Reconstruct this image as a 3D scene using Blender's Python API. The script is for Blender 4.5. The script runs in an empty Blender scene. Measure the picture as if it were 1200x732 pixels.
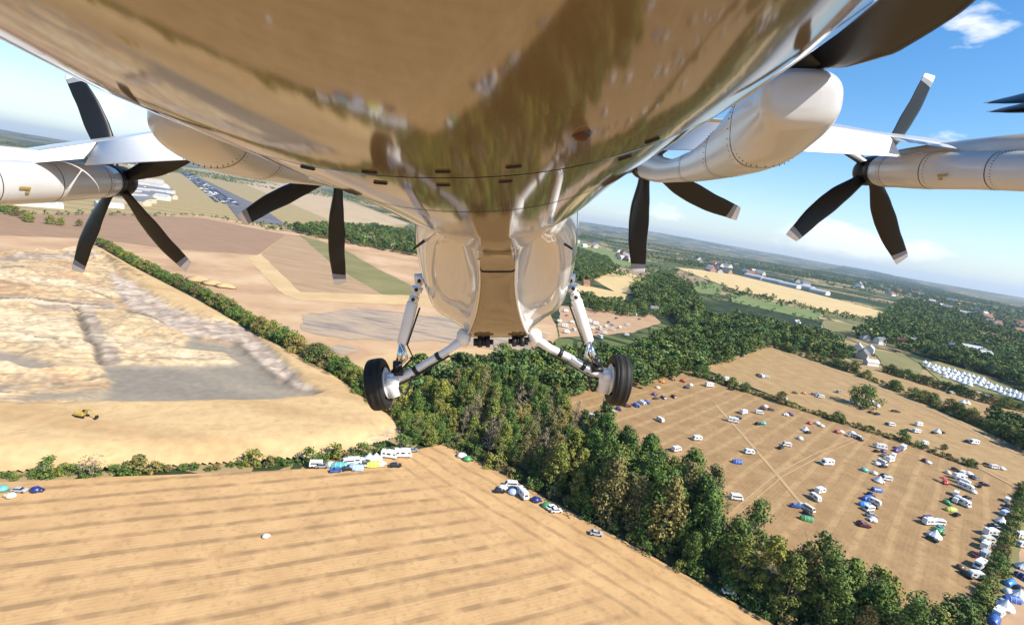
import bpy, math, random
import numpy as np
from mathutils import Matrix, Vector
random.seed(7); RNG = np.random.default_rng(7)
sc = bpy.context.scene; COL = sc.collection
PI = math.pi

# ------------------------------------------------------------------ camera
H = 80.0; FPX = 600.0
ROLL = math.radians(9.37); TH = math.atan(115.4/FPX)
_h = np.array([1., 0, 0]); _v = np.array([0, math.cos(TH), -math.sin(TH)]); _u = np.array([0, math.sin(TH), math.cos(TH)])
CR = math.cos(ROLL)*_h + math.sin(ROLL)*_u
CU = -math.sin(ROLL)*_h + math.cos(ROLL)*_u
CAMP = np.array([0, 0, H])
cam = bpy.data.cameras.new('camera'); co = bpy.data.objects.new('camera', cam); COL.objects.link(co)
cam.sensor_width = 36; cam.lens = 18.0; cam.clip_start = 0.01; cam.clip_end = 90000
m = Matrix.Identity(4)
for i in range(3):
    m[i][0] = CR[i]; m[i][1] = CU[i]; m[i][2] = -_v[i]; m[i][3] = CAMP[i]
co.matrix_world = m
sc.camera = co

# ------------------------------------------------------------------ sky, sun, exposure
SUN_AZ = 118.0; SUN_EL = 42.0
w = bpy.data.worlds.new('World'); sc.world = w; w.use_nodes = True
nt = w.node_tree; N = nt.nodes; L = nt.links
N.clear()
out = N.new('ShaderNodeOutputWorld'); bg = N.new('ShaderNodeBackground'); L.new(bg.outputs[0], out.inputs[0])
sky = N.new('ShaderNodeTexSky'); sky.sky_type = 'NISHITA'; sky.sun_disc = False
sky.sun_elevation = math.radians(SUN_EL); sky.sun_rotation = math.radians(SUN_AZ)
sky.air_density = 1.0; sky.dust_density = 0.6; sky.ozone_density = 2.0
tc = N.new('ShaderNodeTexCoord')
sep = N.new('ShaderNodeSeparateXYZ'); L.new(tc.outputs['Generated'], sep.inputs[0])
def mth(op, a, b=None, clamp=False):
    n = N.new('ShaderNodeMath'); n.operation = op; n.use_clamp = clamp
    for i, q in enumerate((a, b)):
        if q is None: continue
        if isinstance(q, (int, float)): n.inputs[i].default_value = q
        else: L.new(q, n.inputs[i])
    return n.outputs[0]
mp = N.new('ShaderNodeMapping'); mp.inputs['Scale'].default_value = (1, 1, 2.6); mp.inputs['Location'].default_value = (0.35, 0.1, 0.0)
L.new(tc.outputs['Generated'], mp.inputs[0])
nz = N.new('ShaderNodeTexNoise'); nz.inputs['Scale'].default_value = 6.5; nz.inputs['Detail'].default_value = 9; nz.inputs['Roughness'].default_value = 0.58
L.new(mp.outputs[0], nz.inputs[0])
# cumulus bank low over the horizon, thinning upwards
band = mth('SUBTRACT', 1.0, mth('ABSOLUTE', mth('DIVIDE', mth('SUBTRACT', sep.outputs['Z'], 0.043), 0.045)), True)
def near_dir(px, py, r0, r1):
    d = _v + CR*(px-600)/FPX - CU*(py-366)/FPX; d = d/np.linalg.norm(d)
    q = N.new('ShaderNodeVectorMath'); q.operation = 'DISTANCE'; L.new(tc.outputs['Generated'], q.inputs[0]); q.inputs[1].default_value = tuple(d)
    r = N.new('ShaderNodeMapRange'); r.inputs[1].default_value = r0; r.inputs[2].default_value = r1; r.inputs[3].default_value = 1; r.inputs[4].default_value = 0; L.new(q.outputs['Value'], r.inputs[0]); return r.outputs[0]
puff = mth('MULTIPLY', near_dir(1135, 52, .0, .08), .27)
bank = mth('MULTIPLY', near_dir(1130, 305, .05, .50), .17)
cov = mth('ADD', mth('MULTIPLY', band, mth('ADD', bank, 0.13)), mth('ADD', nz.outputs[0], puff))
cl = mth('MULTIPLY', mth('SUBTRACT', cov, 0.66), 9.0, True)
hi = mth('MULTIPLY', mth('SUBTRACT', nz.outputs[0], 0.67), 9.0, True)
cloud = mth('MULTIPLY', mth('MAXIMUM', cl, hi), 0.75, True)
# pale veil at the horizon
veil = mth('POWER', mth('SUBTRACT', 1.0, mth('ABSOLUTE', sep.outputs['Z']), True), 9.0)
mx0 = N.new('ShaderNodeMixRGB'); mx0.inputs[2].default_value = (3.9, 5.3, 8.0, 1)
L.new(mth('MULTIPLY', veil, 0.36), mx0.inputs[0]); hs = N.new('ShaderNodeHueSaturation'); hs.inputs['Saturation'].default_value = 1.38; hs.inputs['Value'].default_value = 1.12; L.new(sky.outputs[0], hs.inputs['Color']); L.new(hs.outputs[0], mx0.inputs[1])
mx = N.new('ShaderNodeMixRGB'); mx.inputs[2].default_value = (7.0, 7.1, 7.6, 1)
L.new(cloud, mx.inputs[0]); L.new(mx0.outputs[0], mx.inputs[1])
L.new(mx.outputs[0], bg.inputs[0]); bg.inputs[1].default_value = 0.105
sd = bpy.data.lights.new('sun', 'SUN'); sd.energy = 4.6; sd.angle = math.radians(0.53); sd.color = (1.0, 0.94, 0.84)
so = bpy.data.objects.new('sun', sd); COL.objects.link(so)
el = math.radians(SUN_EL); az = math.radians(SUN_AZ)
tosun = Vector((math.sin(az)*math.cos(el), math.cos(az)*math.cos(el), math.sin(el)))
so.rotation_euler = tosun.to_track_quat('Z', 'Y').to_euler(); so.location = (300, -100, 400)
vs = sc.view_settings; vs.view_transform = 'Standard'; vs.look = 'None'; vs.exposure = 0.75; vs.gamma = 1; vs.use_curve_mapping = False
sc.cycles.max_bounces = 6; sc.cycles.volume_bounces = 0

# ------------------------------------------------------------------ helpers
def ray(x, y): return _v + CR*(x-600)/FPX - CU*(y-366)/FPX
def G(x, y, z=0.0):
    d = ray(x, y); t = (z-H)/d[2]
    return np.array([d[0]*t, d[1]*t])
def GP(pts): return [tuple(G(*p)) for p in pts]

def mat(name, cols, scale=1.0, rough=0.9, metal=0.0, coord='Object', detail=5, bump=0.0, bscale=None, lo=0.3, hi=0.7, spec=0.3, ior=None, coat=0.0, rnd=None, stretch=None):
    m = bpy.data.materials.new(name); m.use_nodes = True
    nt = m.node_tree; b = nt.nodes['Principled BSDF']
    b.inputs['Roughness'].default_value = rough; b.inputs['Metallic'].default_value = metal
    b.inputs['Specular IOR Level'].default_value = spec; b.inputs['Coat Weight'].default_value = coat; b.inputs['Coat Roughness'].default_value = 0.03
    if ior: b.inputs['IOR'].default_value = ior
    t = nt.nodes.new('ShaderNodeTexCoord'); vec = t.outputs[coord]
    if stretch:
        mp = nt.nodes.new('ShaderNodeMapping'); mp.inputs['Rotation'].default_value = (0, 0, stretch[0]); mp.inputs['Scale'].default_value = (stretch[1], stretch[2], 1)
        nt.links.new(vec, mp.inputs[0]); vec = mp.outputs[0]
    n = nt.nodes.new('ShaderNodeTexNoise'); n.inputs['Scale'].default_value = scale; n.inputs['Detail'].default_value = detail; n.inputs['Roughness'].default_value = 0.6
    nt.links.new(vec, n.inputs[0])
    r = nt.nodes.new('ShaderNodeValToRGB'); e = r.color_ramp.elements
    while len(e) < len(cols): e.new(0.5)
    for i, c in enumerate(cols):
        e[i].position = lo + (hi-lo)*i/max(1, len(cols)-1); e[i].color = (*c, 1)
    nt.links.new(n.outputs[0], r.inputs[0]); colo = r.outputs[0]
    if rnd:
        oi = nt.nodes.new('ShaderNodeObjectInfo'); r2 = nt.nodes.new('ShaderNodeValToRGB'); e2 = r2.color_ramp.elements
        while len(e2) < len(rnd): e2.new(0.5)
        for i, c in enumerate(rnd): e2[i].position = i/max(1, len(rnd)-1); e2[i].color = (*c, 1)
        nt.links.new(oi.outputs['Random'], r2.inputs[0])
        mm = nt.nodes.new('ShaderNodeMixRGB'); mm.blend_type = 'MULTIPLY'; mm.inputs[0].default_value = 1
        nt.links.new(colo, mm.inputs[1]); nt.links.new(r2.outputs[0], mm.inputs[2]); colo = mm.outputs[0]
    nt.links.new(colo, b.inputs['Base Color'])
    if bump:
        n2 = nt.nodes.new('ShaderNodeTexNoise'); n2.inputs['Scale'].default_value = bscale or scale*4; n2.inputs['Detail'].default_value = 4
        nt.links.new(vec, n2.inputs[0])
        bp = nt.nodes.new('ShaderNodeBump'); bp.inputs['Strength'].default_value = bump; nt.links.new(n2.outputs[0], bp.inputs['Height']); nt.links.new(bp.outputs[0], b.inputs['Normal'])
    return m

def tag(o, label=None, cat=None, group=None, kind=None):
    if label: o['label'] = label
    if cat: o['category'] = cat
    if group: o['group'] = group
    if kind: o['kind'] = kind
    return o

def mesh(verts, faces, mats, idx=None, smooth=False, name='mesh'):
    me = bpy.data.meshes.new(name); me.from_pydata([tuple(map(float, v)) for v in verts], [], faces)
    for x in (mats if isinstance(mats, (list, tuple)) else [mats]): me.materials.append(x)
    if idx is not None: me.polygons.foreach_set('material_index', idx)
    if smooth: me.polygons.foreach_set('use_smooth', [True]*len(me.polygons))
    me.update(); return me

def qmesh(V, Q, mats, idx=None, name='mesh', smooth=False):
    """fast numpy mesh, quads only"""
    me = bpy.data.meshes.new(name); nv = len(V); nq = len(Q)
    me.vertices.add(nv); me.vertices.foreach_set('co', np.asarray(V, np.float32).ravel())
    me.loops.add(nq*4); me.loops.foreach_set('vertex_index', np.asarray(Q, np.int32).ravel())
    me.polygons.add(nq); me.polygons.foreach_set('loop_start', np.arange(0, nq*4, 4, dtype=np.int32))
    try: me.polygons.foreach_set('loop_total', np.full(nq, 4, np.int32))
    except Exception: pass
    for x in (mats if isinstance(mats, (list, tuple)) else [mats]): me.materials.append(x)
    if idx is not None: me.polygons.foreach_set('material_index', np.asarray(idx, np.int32))
    if smooth: me.polygons.foreach_set('use_smooth', np.ones(nq, bool))
    me.update(calc_edges=True); me.validate(); return me

def link(name, me, parent=None, loc=None, rz=None):
    o = bpy.data.objects.new(name, me); COL.objects.link(o)
    if parent: o.parent = parent
    if loc is not None: o.location = loc
    if rz is not None: o.rotation_euler = (0, 0, rz)
    return o
def empty(name, loc, rz=0):
    o = bpy.data.objects.new(name, None); COL.objects.link(o); o.location = loc; o.rotation_euler = (0, 0, rz); o.empty_display_size = 0.5
    return o

class MB:
    def __init__(s): s.v = []; s.f = []; s.i = []
    def add(s, v, f, k=0):
        n = len(s.v); s.v += [tuple(map(float, q)) for q in v]; s.f += [tuple(n+j for j in q) for q in f]; s.i += [k]*len(f); return s
    def box(s, x0, x1, y0, y1, z0, z1, k=0, tx=0, ty=0):
        v = [(x0, y0, z0), (x1, y0, z0), (x1, y1, z0), (x0, y1, z0), (x0+tx, y0+ty, z1), (x1-tx, y0+ty, z1), (x1-tx, y1-ty, z1), (x0+tx, y1-ty, z1)]
        return s.add(v, [(3, 2, 1, 0), (4, 5, 6, 7), (0, 1, 5, 4), (1, 2, 6, 5), (2, 3, 7, 6), (3, 0, 4, 7)], k)
    def tube(s, pts, rad, n=10, k=0, cap=True):
        pts = [Vector(p) for p in pts]
        if isinstance(rad, (int, float)): rad = [rad]*len(pts)
        rings = []; ref = None
        for i, p in enumerate(pts):
            t = (pts[min(i+1, len(pts)-1)]-pts[max(i-1, 0)]).normalized()
            if ref is None: ref = t.orthogonal().normalized()
            ref = (ref - t*ref.dot(t)).normalized(); b = t.cross(ref)
            rings.append([p+(ref*math.cos(2*PI*j/n)+b*math.sin(2*PI*j/n))*rad[i] for j in range(n)])
        return s.loft(rings, k, cap)
    def loft(s, rings, k=0, cap=True):
        n = len(rings[0]); v = [q for r in rings for q in r]; f = []
        for i in range(len(rings)-1):
            for j in range(n):
                f.append((i*n+j, i*n+(j+1) % n, (i+1)*n+(j+1) % n, (i+1)*n+j))
        if cap: f += [tuple(range(n))[::-1], tuple((len(rings)-1)*n+j for j in range(n))]
        return s.add(v, f, k)
    def me(s, mats, smooth=False, name='mesh'): return mesh(s.v, s.f, mats, s.i, smooth, name)

# value noise in numpy
def vnoise(x, y, sc_, seed=0):
    x = np.asarray(x)/sc_; y = np.asarray(y)/sc_
    xi = np.floor(x).astype(np.int64); yi = np.floor(y).astype(np.int64); fx = x-xi; fy = y-yi
    fx = fx*fx*(3-2*fx); fy = fy*fy*(3-2*fy)
    def hsh(a, b):
        n = (a*374761393 + b*668265263 + seed*1442695041) & 0x7fffffff
        n = ((n ^ (n >> 13))*1274126177) & 0x7fffffff
        return ((n ^ (n >> 16)) & 0xffff)/65535.
    return (hsh(xi, yi)*(1-fx)+hsh(xi+1, yi)*fx)*(1-fy)+(hsh(xi, yi+1)*(1-fx)+hsh(xi+1, yi+1)*fx)*fy
def fbm(x, y, s, seed=0, o=4):
    r = 0; a = .5
    for i in range(o): r = r+a*vnoise(x, y, s/2**i, seed+i); a *= .5
    return r/(1-.5**o)
def inpoly(x, y, P):
    x = np.asarray(x); y = np.asarray(y); r = np.zeros(x.shape, bool); n = len(P)
    for i in range(n):
        (x0, y0), (x1, y1) = P[i], P[(i+1) % n]
        if y0 == y1: continue
        r ^= ((y0 > y) != (y1 > y)) & (x < (x1-x0)*(y-y0)/(y1-y0)+x0)
    return r
def scatter(P, spacing, jit=0.45):
    P = np.array(P); x0, y0 = P.min(0); x1, y1 = P.max(0)
    gx, gy = np.meshgrid(np.arange(x0, x1+spacing, spacing), np.arange(y0, y1+spacing, spacing*.9))
    gx = gx.astype(float); gx[1::2] += spacing/2
    gx = (gx+RNG.uniform(-jit, jit, gx.shape)*spacing).ravel(); gy = (gy+RNG.uniform(-jit, jit, gy.shape)*spacing).ravel()
    k = inpoly(gx, gy, [tuple(p) for p in P]); return np.stack([gx[k], gy[k]], 1)
def along(pts, step, jit=0.0):
    """points along a ground polyline"""
    o = []; pts = [np.array(p) for p in pts]; carry = 0
    for a, b in zip(pts[:-1], pts[1:]):
        l = np.hypot(*(b-a)); d = (b-a)/l; n = np.array([-d[1], d[0]]); s = carry
        while s < l:
            o.append(a+d*(s+random.uniform(-.3, .3)*step)+n*random.uniform(-jit, jit)); s += step
        carry = s-l
    return o

# ------------------------------------------------------------------ materials
# ground
def stubble(name, c_lo, c_hi, c_str, n, period, depth, edge=None, wob=.4):
    """stubble field: soil/straw noise, tractor stripes across direction n (world xy), headland along an edge"""
    m = mat(name, [c_lo, c_hi], 0.12, detail=9, lo=.32, hi=.68, bump=.0)
    nt = m.node_tree; N = nt.nodes; L = nt.links; b = N['Principled BSDF']
    src = b.inputs['Base Color'].links[0].from_socket
    t = N.new('ShaderNodeTexCoord')
    def math_(op, a, c=None, clamp=False):
        q = N.new('ShaderNodeMath'); q.operation = op; q.use_clamp = clamp
        for i, z in enumerate((a, c)):
            if z is None: continue
            if isinstance(z, (int, float)): q.inputs[i].default_value = z
            else: L.new(z, q.inputs[i])
        return q.outputs[0]
    def dot(vx, vy):
        q = N.new('ShaderNodeVectorMath'); q.operation = 'DOT_PRODUCT'; L.new(t.outputs['Object'], q.inputs[0]); q.inputs[1].default_value = (vx, vy, 0); return q.outputs['Value']
    def noise(sc_, d=4):
        q = N.new('ShaderNodeTexNoise'); q.inputs['Scale'].default_value = sc_; q.inputs['Detail'].default_value = d; L.new(t.outputs['Object'], q.inputs[0]); return q.outputs[0]
    def stripes(nx, ny, per, w, sharp, seedsc=.03):
        s = math_('ADD', dot(nx, ny), math_('MULTIPLY', math_('SUBTRACT', noise(seedsc), .5), w*per))
        s = math_('SINE', math_('MULTIPLY', s, 2*PI/per))
        s = math_('MULTIPLY', math_('ADD', s, -0.42), 1.9, True)
        return math_('MULTIPLY', s, math_('MULTIPLY', math_('SUBTRACT', noise(.22, 8), .27), 3.2, True))
    st = stripes(n[0], n[1], period, wob, .5)
    fine = stripes(n[0], n[1], period/6.3, 1.0, .5, .06)
    st = math_('ADD', math_('MULTIPLY', st, depth), math_('MULTIPLY', fine, depth*.30), True)
    if edge is not None:
        (ex, ey), c = edge   # inside distance from the edge = c - dot
        dist = math_('SUBTRACT', c, dot(ex, ey))
        mk = math_('MULTIPLY', math_('SUBTRACT', math_('ADD', dist, math_('MULTIPLY', math_('SUBTRACT', noise(.05), .5), 22.0)), 20.0), .12, True)
        st2 = math_('MULTIPLY', stripes(ex, ey, 5.2, .9, .5, .05), depth*.75)
        st = math_('ADD', math_('MULTIPLY', st, mk), math_('MULTIPLY', st2, math_('SUBTRACT', 1.0, mk)), True)
    mx = N.new('ShaderNodeMixRGB'); mx.inputs[2].default_value = (*c_str, 1); L.new(st, mx.inputs[0]); L.new(src, mx.inputs[1])
    # straw speckle
    sp = math_('MULTIPLY', math_('SUBTRACT', noise(.75, 5), .52), 4.0, True)
    mx2 = N.new('ShaderNodeMixRGB'); mx2.inputs[2].default_value = (*[x*.62 for x in c_lo], 1); L.new(math_('MULTIPLY', sp, .55), mx2.inputs[0]); L.new(mx.outputs[0], mx2.inputs[1])
    L.new(mx2.outputs[0], b.inputs['Base Color'])
    return m

def nrm2(v): v = np.array(v, float); return v/np.hypot(*v)
dA = nrm2(G(330, 592)-G(0, 628)); nA = np.array([-dA[1], dA[0]])
perA = abs(nA @ (G(300, 598)-G(300, 641)))/2
E0, E1 = G(525, 522), G(905, 732); dB = nrm2(E1-E0); nB = np.array([-dB[1], dB[0]])
if nB @ (G(700, 500)-E0) < 0: nB = -nB
M_stub = stubble('stubble_straw', (.45, .268, .116), (.56, .35, .158), (.285, .172, .08), nA, perA*.80, .90, (nB, float(nB @ E0)))
dC = nrm2(G(1085, 560)-G(1060, 640)); nC = np.array([-dC[1], dC[0]])
M_camp = stubble('mown_pasture', (.25, .148, .062), (.345, .215, .095), (.44, .29, .13), nC, 7.5, .55)
M_camp2 = stubble('dry_pasture', (.31, .195, .08), (.40, .265, .12), (.24, .145, .065), nrm2(G(1100, 490)-G(950, 420))[::-1]*np.array([-1, 1]), 14.0, .3)
M_sand = mat('sand', [(.46, .30, .145), (.58, .41, .21)], .035, detail=8)
M_plough = mat('ploughed_soil', [(.25, .15, .085), (.33, .205, .12)], .03, detail=9, stretch=(.2, 1, 5))
M_pink = mat('pink_subsoil', [(.34, .20, .11), (.47, .30, .165), (.56, .39, .23)], .022, detail=10, lo=.3, hi=.7)
M_brown = mat('brown_stubble', [(.30, .19, .10), (.42, .28, .155)], .025, detail=8, stretch=(.6, 1, 4))
M_green = mat('dry_grass', [(.16, .15, .05), (.24, .205, .08)], .03, detail=8)
M_lush = mat('meadow_grass', [(.13, .17, .05), (.19, .22, .075)], .02, detail=6)
M_straw = mat('ripe_straw', [(.50, .36, .16), (.60, .44, .21)], .02, detail=6)
M_grey = mat('grey_gravel', [(.19, .155, .13), (.31, .24, .18), (.42, .31, .20), (.25, .20, .155)], .03, detail=10, stretch=(.35, 1, 4), lo=.34, hi=.66)
M_dirt = mat('worn_dirt', [(.37, .23, .13), (.46, .30, .17)], .05, detail=8)
M_track = mat('worn_track', [(.37, .24, .115), (.44, .30, .15)], .15, detail=6)
M_tarmac = mat('tarmac', [(.10, .095, .10), (.17, .155, .155)], .02, detail=4)
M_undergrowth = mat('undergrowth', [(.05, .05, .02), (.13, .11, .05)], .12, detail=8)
M_rowcrop = stubble('row_crop', (.32, .24, .105), (.40, .29, .135), (.21, .175, .075), nrm2(G(200, 215)-G(160, 218)), 60., .9, None, .25)
M_paleearth = mat('pale_earth', [(.38, .27, .155), (.50, .37, .22)], .02, detail=6)

def ragged(P_, amp):
    o = []
    for i in range(len(P_)):
        a, b = np.array(P_[i]), np.array(P_[(i+1) % len(P_)]); l = np.hypot(*(b-a)); n_ = max(1, int(l/4)); n_ = min(n_, 60)
        d = (b-a)/max(l, 1e-6); pn = np.array([-d[1], d[0]])
        for k in range(n_):
            q = a+(b-a)*k/n_; o.append(tuple(q+pn*(fbm(q[0], q[1], 22, 5)-.5)*2*amp+pn*(fbm(q[0], q[1], 6, 8)-.5)*amp))
    return o
RAG = {'earthworks_ground': 2, 'gravel_works': 9, 'haul_road': 4, 'gravel_patch': 1.5, 'sandy_track': 2.5, 'stony_field': 2, 'belt_floor': 1.2, 'pale_field': 6, 'field_car_park': 2, 'straw_field': 1.5, 'small_straw_field': 1.5, 'grass_strip': 1.5, 'farm_grass': 2, 'stubble_field': .8, 'corner_camp_ground': 1.5, 'verge': 1.2}
def sheet(name, pts_ground, z, m):
    from mathutils.geometry import tessellate_polygon
    if name in RAG: pts_ground = ragged(pts_ground, RAG[name])
    v = [(p[0], p[1], z) for p in pts_ground]
    t = tessellate_polygon([[Vector(q) for q in v]])
    f = []
    for a, b, c in t:
        nz_ = (Vector(v[b])-Vector(v[a])).cross(Vector(v[c])-Vector(v[a])).z
        f.append((a, b, c) if nz_ > 0 else (a, c, b))
    return tag(link(name, mesh(v, f, m, name=name)), kind='structure')

# ------------------------------------------------------------------ base terrain
def base_material():
    m = bpy.data.materials.new('countryside'); m.use_nodes = True
    nt = m.node_tree; N = nt.nodes; L = nt.links; b = N['Principled BSDF']; b.inputs['Roughness'].default_value = 1; b.inputs['Specular IOR Level'].default_value = .1
    t = N.new('ShaderNodeTexCoord')
    mp = N.new('ShaderNodeMapping'); mp.inputs['Rotation'].default_value = (0, 0, .5); mp.inputs['Scale'].default_value = (1/115, 1/215, 0); L.new(t.outputs['Object'], mp.inputs[0])
    nd = N.new('ShaderNodeTexNoise'); nd.inputs['Scale'].default_value = 1.3; nd.inputs['Detail'].default_value = 2; L.new(mp.outputs[0], nd.inputs[0])
    mm = N.new('ShaderNodeMixRGB'); mm.blend_type = 'ADD'; mm.inputs[0].default_value = .25; L.new(mp.outputs[0], mm.inputs[1]); L.new(nd.outputs['Color'], mm.inputs[2])
    vo = N.new('ShaderNodeTexVoronoi'); vo.inputs['Scale'].default_value = 1; L.new(mm.outputs[0], vo.inputs['Vector'])
    s = N.new('ShaderNodeSeparateColor'); L.new(vo.outputs['Color'], s.inputs[0])
    r = N.new('ShaderNodeValToRGB'); r.color_ramp.interpolation = 'CONSTANT'; e = r.color_ramp.elements
    pal = [(0, (.10, .115, .045)), (.16, (.33, .24, .12)), (.30, (.15, .16, .06)), (.44, (.42, .31, .165)), (.56, (.20, .19, .085)), (.68, (.36, .25, .15)), (.78, (.12, .14, .05)), (.9, (.48, .37, .21))]
    while len(e) < len(pal): e.new(.5)
    for i, (p, c) in enumerate(pal): e[i].position = p; e[i].color = (*c, 1)
    L.new(s.outputs[0], r.inputs[0])
    # woods and hedges too far to tell apart
    ve = N.new('ShaderNodeTexVoronoi'); ve.feature = 'DISTANCE_TO_EDGE'; L.new(mm.outputs[0], ve.inputs['Vector'])
    lt = N.new('ShaderNodeMath'); lt.operation = 'LESS_THAN'; lt.inputs[1].default_value = .06; L.new(ve.outputs[0], lt.inputs[0])
    n = N.new('ShaderNodeTexNoise'); n.inputs['Scale'].default_value = .0016; n.inputs['Detail'].default_value = 6; n.inputs['Roughness'].default_value = .62; L.new(t.outputs['Object'], n.inputs[0])
    g = N.new('ShaderNodeMapRange'); g.inputs[1].default_value = .49; g.inputs[2].default_value = .52; L.new(n.outputs[0], g.inputs[0])
    mxx = N.new('ShaderNodeMath'); mxx.operation = 'MAXIMUM'; L.new(lt.outputs[0], mxx.inputs[0]); L.new(g.outputs[0], mxx.inputs[1])
    nw = N.new('ShaderNodeTexNoise'); nw.inputs['Scale'].default_value = .05; nw.inputs['Detail'].default_value = 5; L.new(t.outputs['Object'], nw.inputs[0])
    rw = N.new('ShaderNodeValToRGB'); rw.color_ramp.elements[0].color = (.018, .031, .014, 1); rw.color_ramp.elements[1].color = (.055, .075, .034, 1); rw.color_ramp.elements[0].position = .35; rw.color_ramp.elements[1].position = .65
    L.new(nw.outputs[0], rw.inputs[0])
    mx = N.new('ShaderNodeMixRGB'); L.new(mxx.outputs[0], mx.inputs[0]); L.new(r.outputs[0], mx.inputs[1]); L.new(rw.outputs[0], mx.inputs[2])
    L.new(mx.outputs[0], b.inputs['Base Color'])
    return m
def hill(x, y):
    d = np.hypot(x, y); az_ = np.arctan2(x, y)
    up = np.clip((d-7000)/9000, 0, 1)**1.5
    return up*(60+150*np.exp(-((az_-.12)/.42)**2))*(.35+1.1*fbm(x, y, 4200, 5))
rr = np.concatenate([[0.], np.geomspace(60, 17000, 70)]); NA = 220
aa = np.linspace(0, 2*PI, NA, endpoint=False)
RR, AA = np.meshgrid(rr, aa, indexing='ij'); X = RR*np.sin(AA); Y = RR*np.cos(AA); Z = hill(X, Y)
V = np.stack([X, Y, Z], -1).reshape(-1, 3)
i0, j0 = np.meshgrid(np.arange(len(rr)-1), np.arange(NA), indexing='ij'); j1 = (j0+1) % NA
Q = np.stack([i0*NA+j0, i0*NA+j1, (i0+1)*NA+j1, (i0+1)*NA+j0], -1).reshape(-1, 4)
Q = Q[:, ::-1]
tag(link('ground', qmesh(V, Q, base_material(), name='ground', smooth=True)), kind='structure')

# ------------------------------------------------------------------ field sheets
zc = [0.05]
def field(name, px, m, ground=None):
    zc[0] += 0.02
    return sheet(name, GP(px) if ground is None else ground, zc[0], m)
# earth works and sand behind everything on the left
field('earthworks_ground', [(-300, 250), (240, 252), (345, 270), (500, 300), (640, 352), (655, 395), (600, 440), (560, 440), (470, 500), (300, 480), (-300, 600)], M_pink)
field('row_crop_field', [(-250, 160), (-40, 178), (240, 198), (345, 210), (480, 262), (455, 276), (335, 268), (232, 252), (-300, 248)], M_rowcrop)
field('pale_field', [(285, 215), (345, 215), (480, 262), (410, 268)], M_paleearth)
field('ploughed_field', [(-200, 252), (150, 250), (240, 256), (335, 275), (302, 299), (190, 291), (110, 280), (-200, 268)], M_plough)
field('brown_field', [(306, 298), (336, 274), (372, 280), (455, 330), (480, 348), (352, 343)], M_brown)
field('grass_strip', [(350, 275), (400, 290), (430, 308), (492, 340), (492, 352), (452, 348), (392, 312)], M_green)
field('stony_field', [(402, 289), (500, 305), (500, 342), (440, 314)], M_pink)
field('sandy_track', [(287, 300), (306, 298), (352, 342), (500, 347), (600, 365), (600, 372), (490, 358), (352, 352), (332, 346)], M_sand)
field('gravel_works', [(350, 368), (420, 362), (560, 378), (640, 392), (630, 415), (520, 402), (410, 398), (372, 392)], M_grey)
field('haul_road', [(395, 425), (470, 412), (560, 408), (640, 425), (630, 436), (560, 424), (480, 432), (430, 440)], M_sand)
field('gravel_patch', [(378, 408), (406, 402), (420, 412), (400, 416)], M_grey)
field('field_car_park', [(655, 358), (700, 362), (762, 367), (775, 378), (742, 390), (655, 396)], M_dirt)
field('straw_field', [(690, 324), (708, 312), (770, 329), (760, 345), (722, 343)], M_straw)
field('small_straw_field', [(670, 331), (735, 345), (730, 356), (670, 347)], M_straw)
field('meadow', [(640, 268), (672, 282), (742, 300), (742, 314), (715, 310), (640, 292)], M_lush)
field('long_straw_field', [(790, 313), (850, 319), (950, 343), (1056, 371), (1052, 381), (950, 361), (860, 339)], M_straw)
field('paddock', [(815, 328), (850, 335), (842, 347), (812, 342)], M_lush)
field('long_paddock', [(855, 343), (962, 366), (958, 376), (858, 354)], M_lush)
field('dry_paddock', [(965, 375), (1012, 381), (1006, 391), (960, 387)], M_green)
field('green_field', [(1170, 418), (1215, 424), (1215, 440), (1168, 428)], M_lush)
field('far_pasture', [(978, 428), (1012, 428), (1042, 436), (1100, 455), (1230, 492), (1230, 508), (1160, 492), (1060, 466)], M_camp2)
field('farm_grass', [(1022, 410), (1060, 416), (1082, 430), (1076, 440), (1035, 430)], M_green)
field('bell_tent_lawn', [(1076, 424), (1100, 424), (1150, 440), (1210, 466), (1210, 472), (1150, 459), (1105, 450)], M_green)
field('middle_pasture', [(822, 432), (868, 416), (908, 406), (1010, 442), (1105, 484), (1230, 542), (1230, 585), (1192, 571), (1150, 549), (990, 496)], M_camp2)
def gext(p, q, s):  # continue the ground line p->q by s metres
    a, b = G(*p), G(*q); return tuple(b+nrm2(b-a)*s)
camp_g = GP([(640, 478), (700, 452), (815, 436), (990, 494), (1150, 548), (1193, 569), (1187, 590), (1135, 732)]) + [gext((1187, 590), (1135, 732), 200), tuple(E1+dB*140+nB*6), tuple(E1+nB*6), tuple(E0+nB*6)]
field('camp_field', None, M_camp, camp_g)
field('stubble_field', None, M_stub, GP([(525, 522), (480, 531), (370, 550), (150, 560), (0, 567)])+[gext((370, 548), (0, 566), 500), (-900, -700), (700, -700), tuple(E1+dB*500)])
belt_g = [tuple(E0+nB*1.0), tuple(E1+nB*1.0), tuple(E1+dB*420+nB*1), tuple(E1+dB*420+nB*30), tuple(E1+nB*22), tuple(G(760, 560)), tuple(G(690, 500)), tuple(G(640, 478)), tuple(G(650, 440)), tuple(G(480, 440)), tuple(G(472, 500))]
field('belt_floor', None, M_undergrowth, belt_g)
field('verge', None, M_green, GP([(1188, 578), (1220, 585), (1205, 640), (1160, 745), (1122, 745)]))
field('corner_camp_ground', None, M_dirt, GP([(1214, 612), (1300, 640), (1300, 800), (1155, 760)]))
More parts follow.
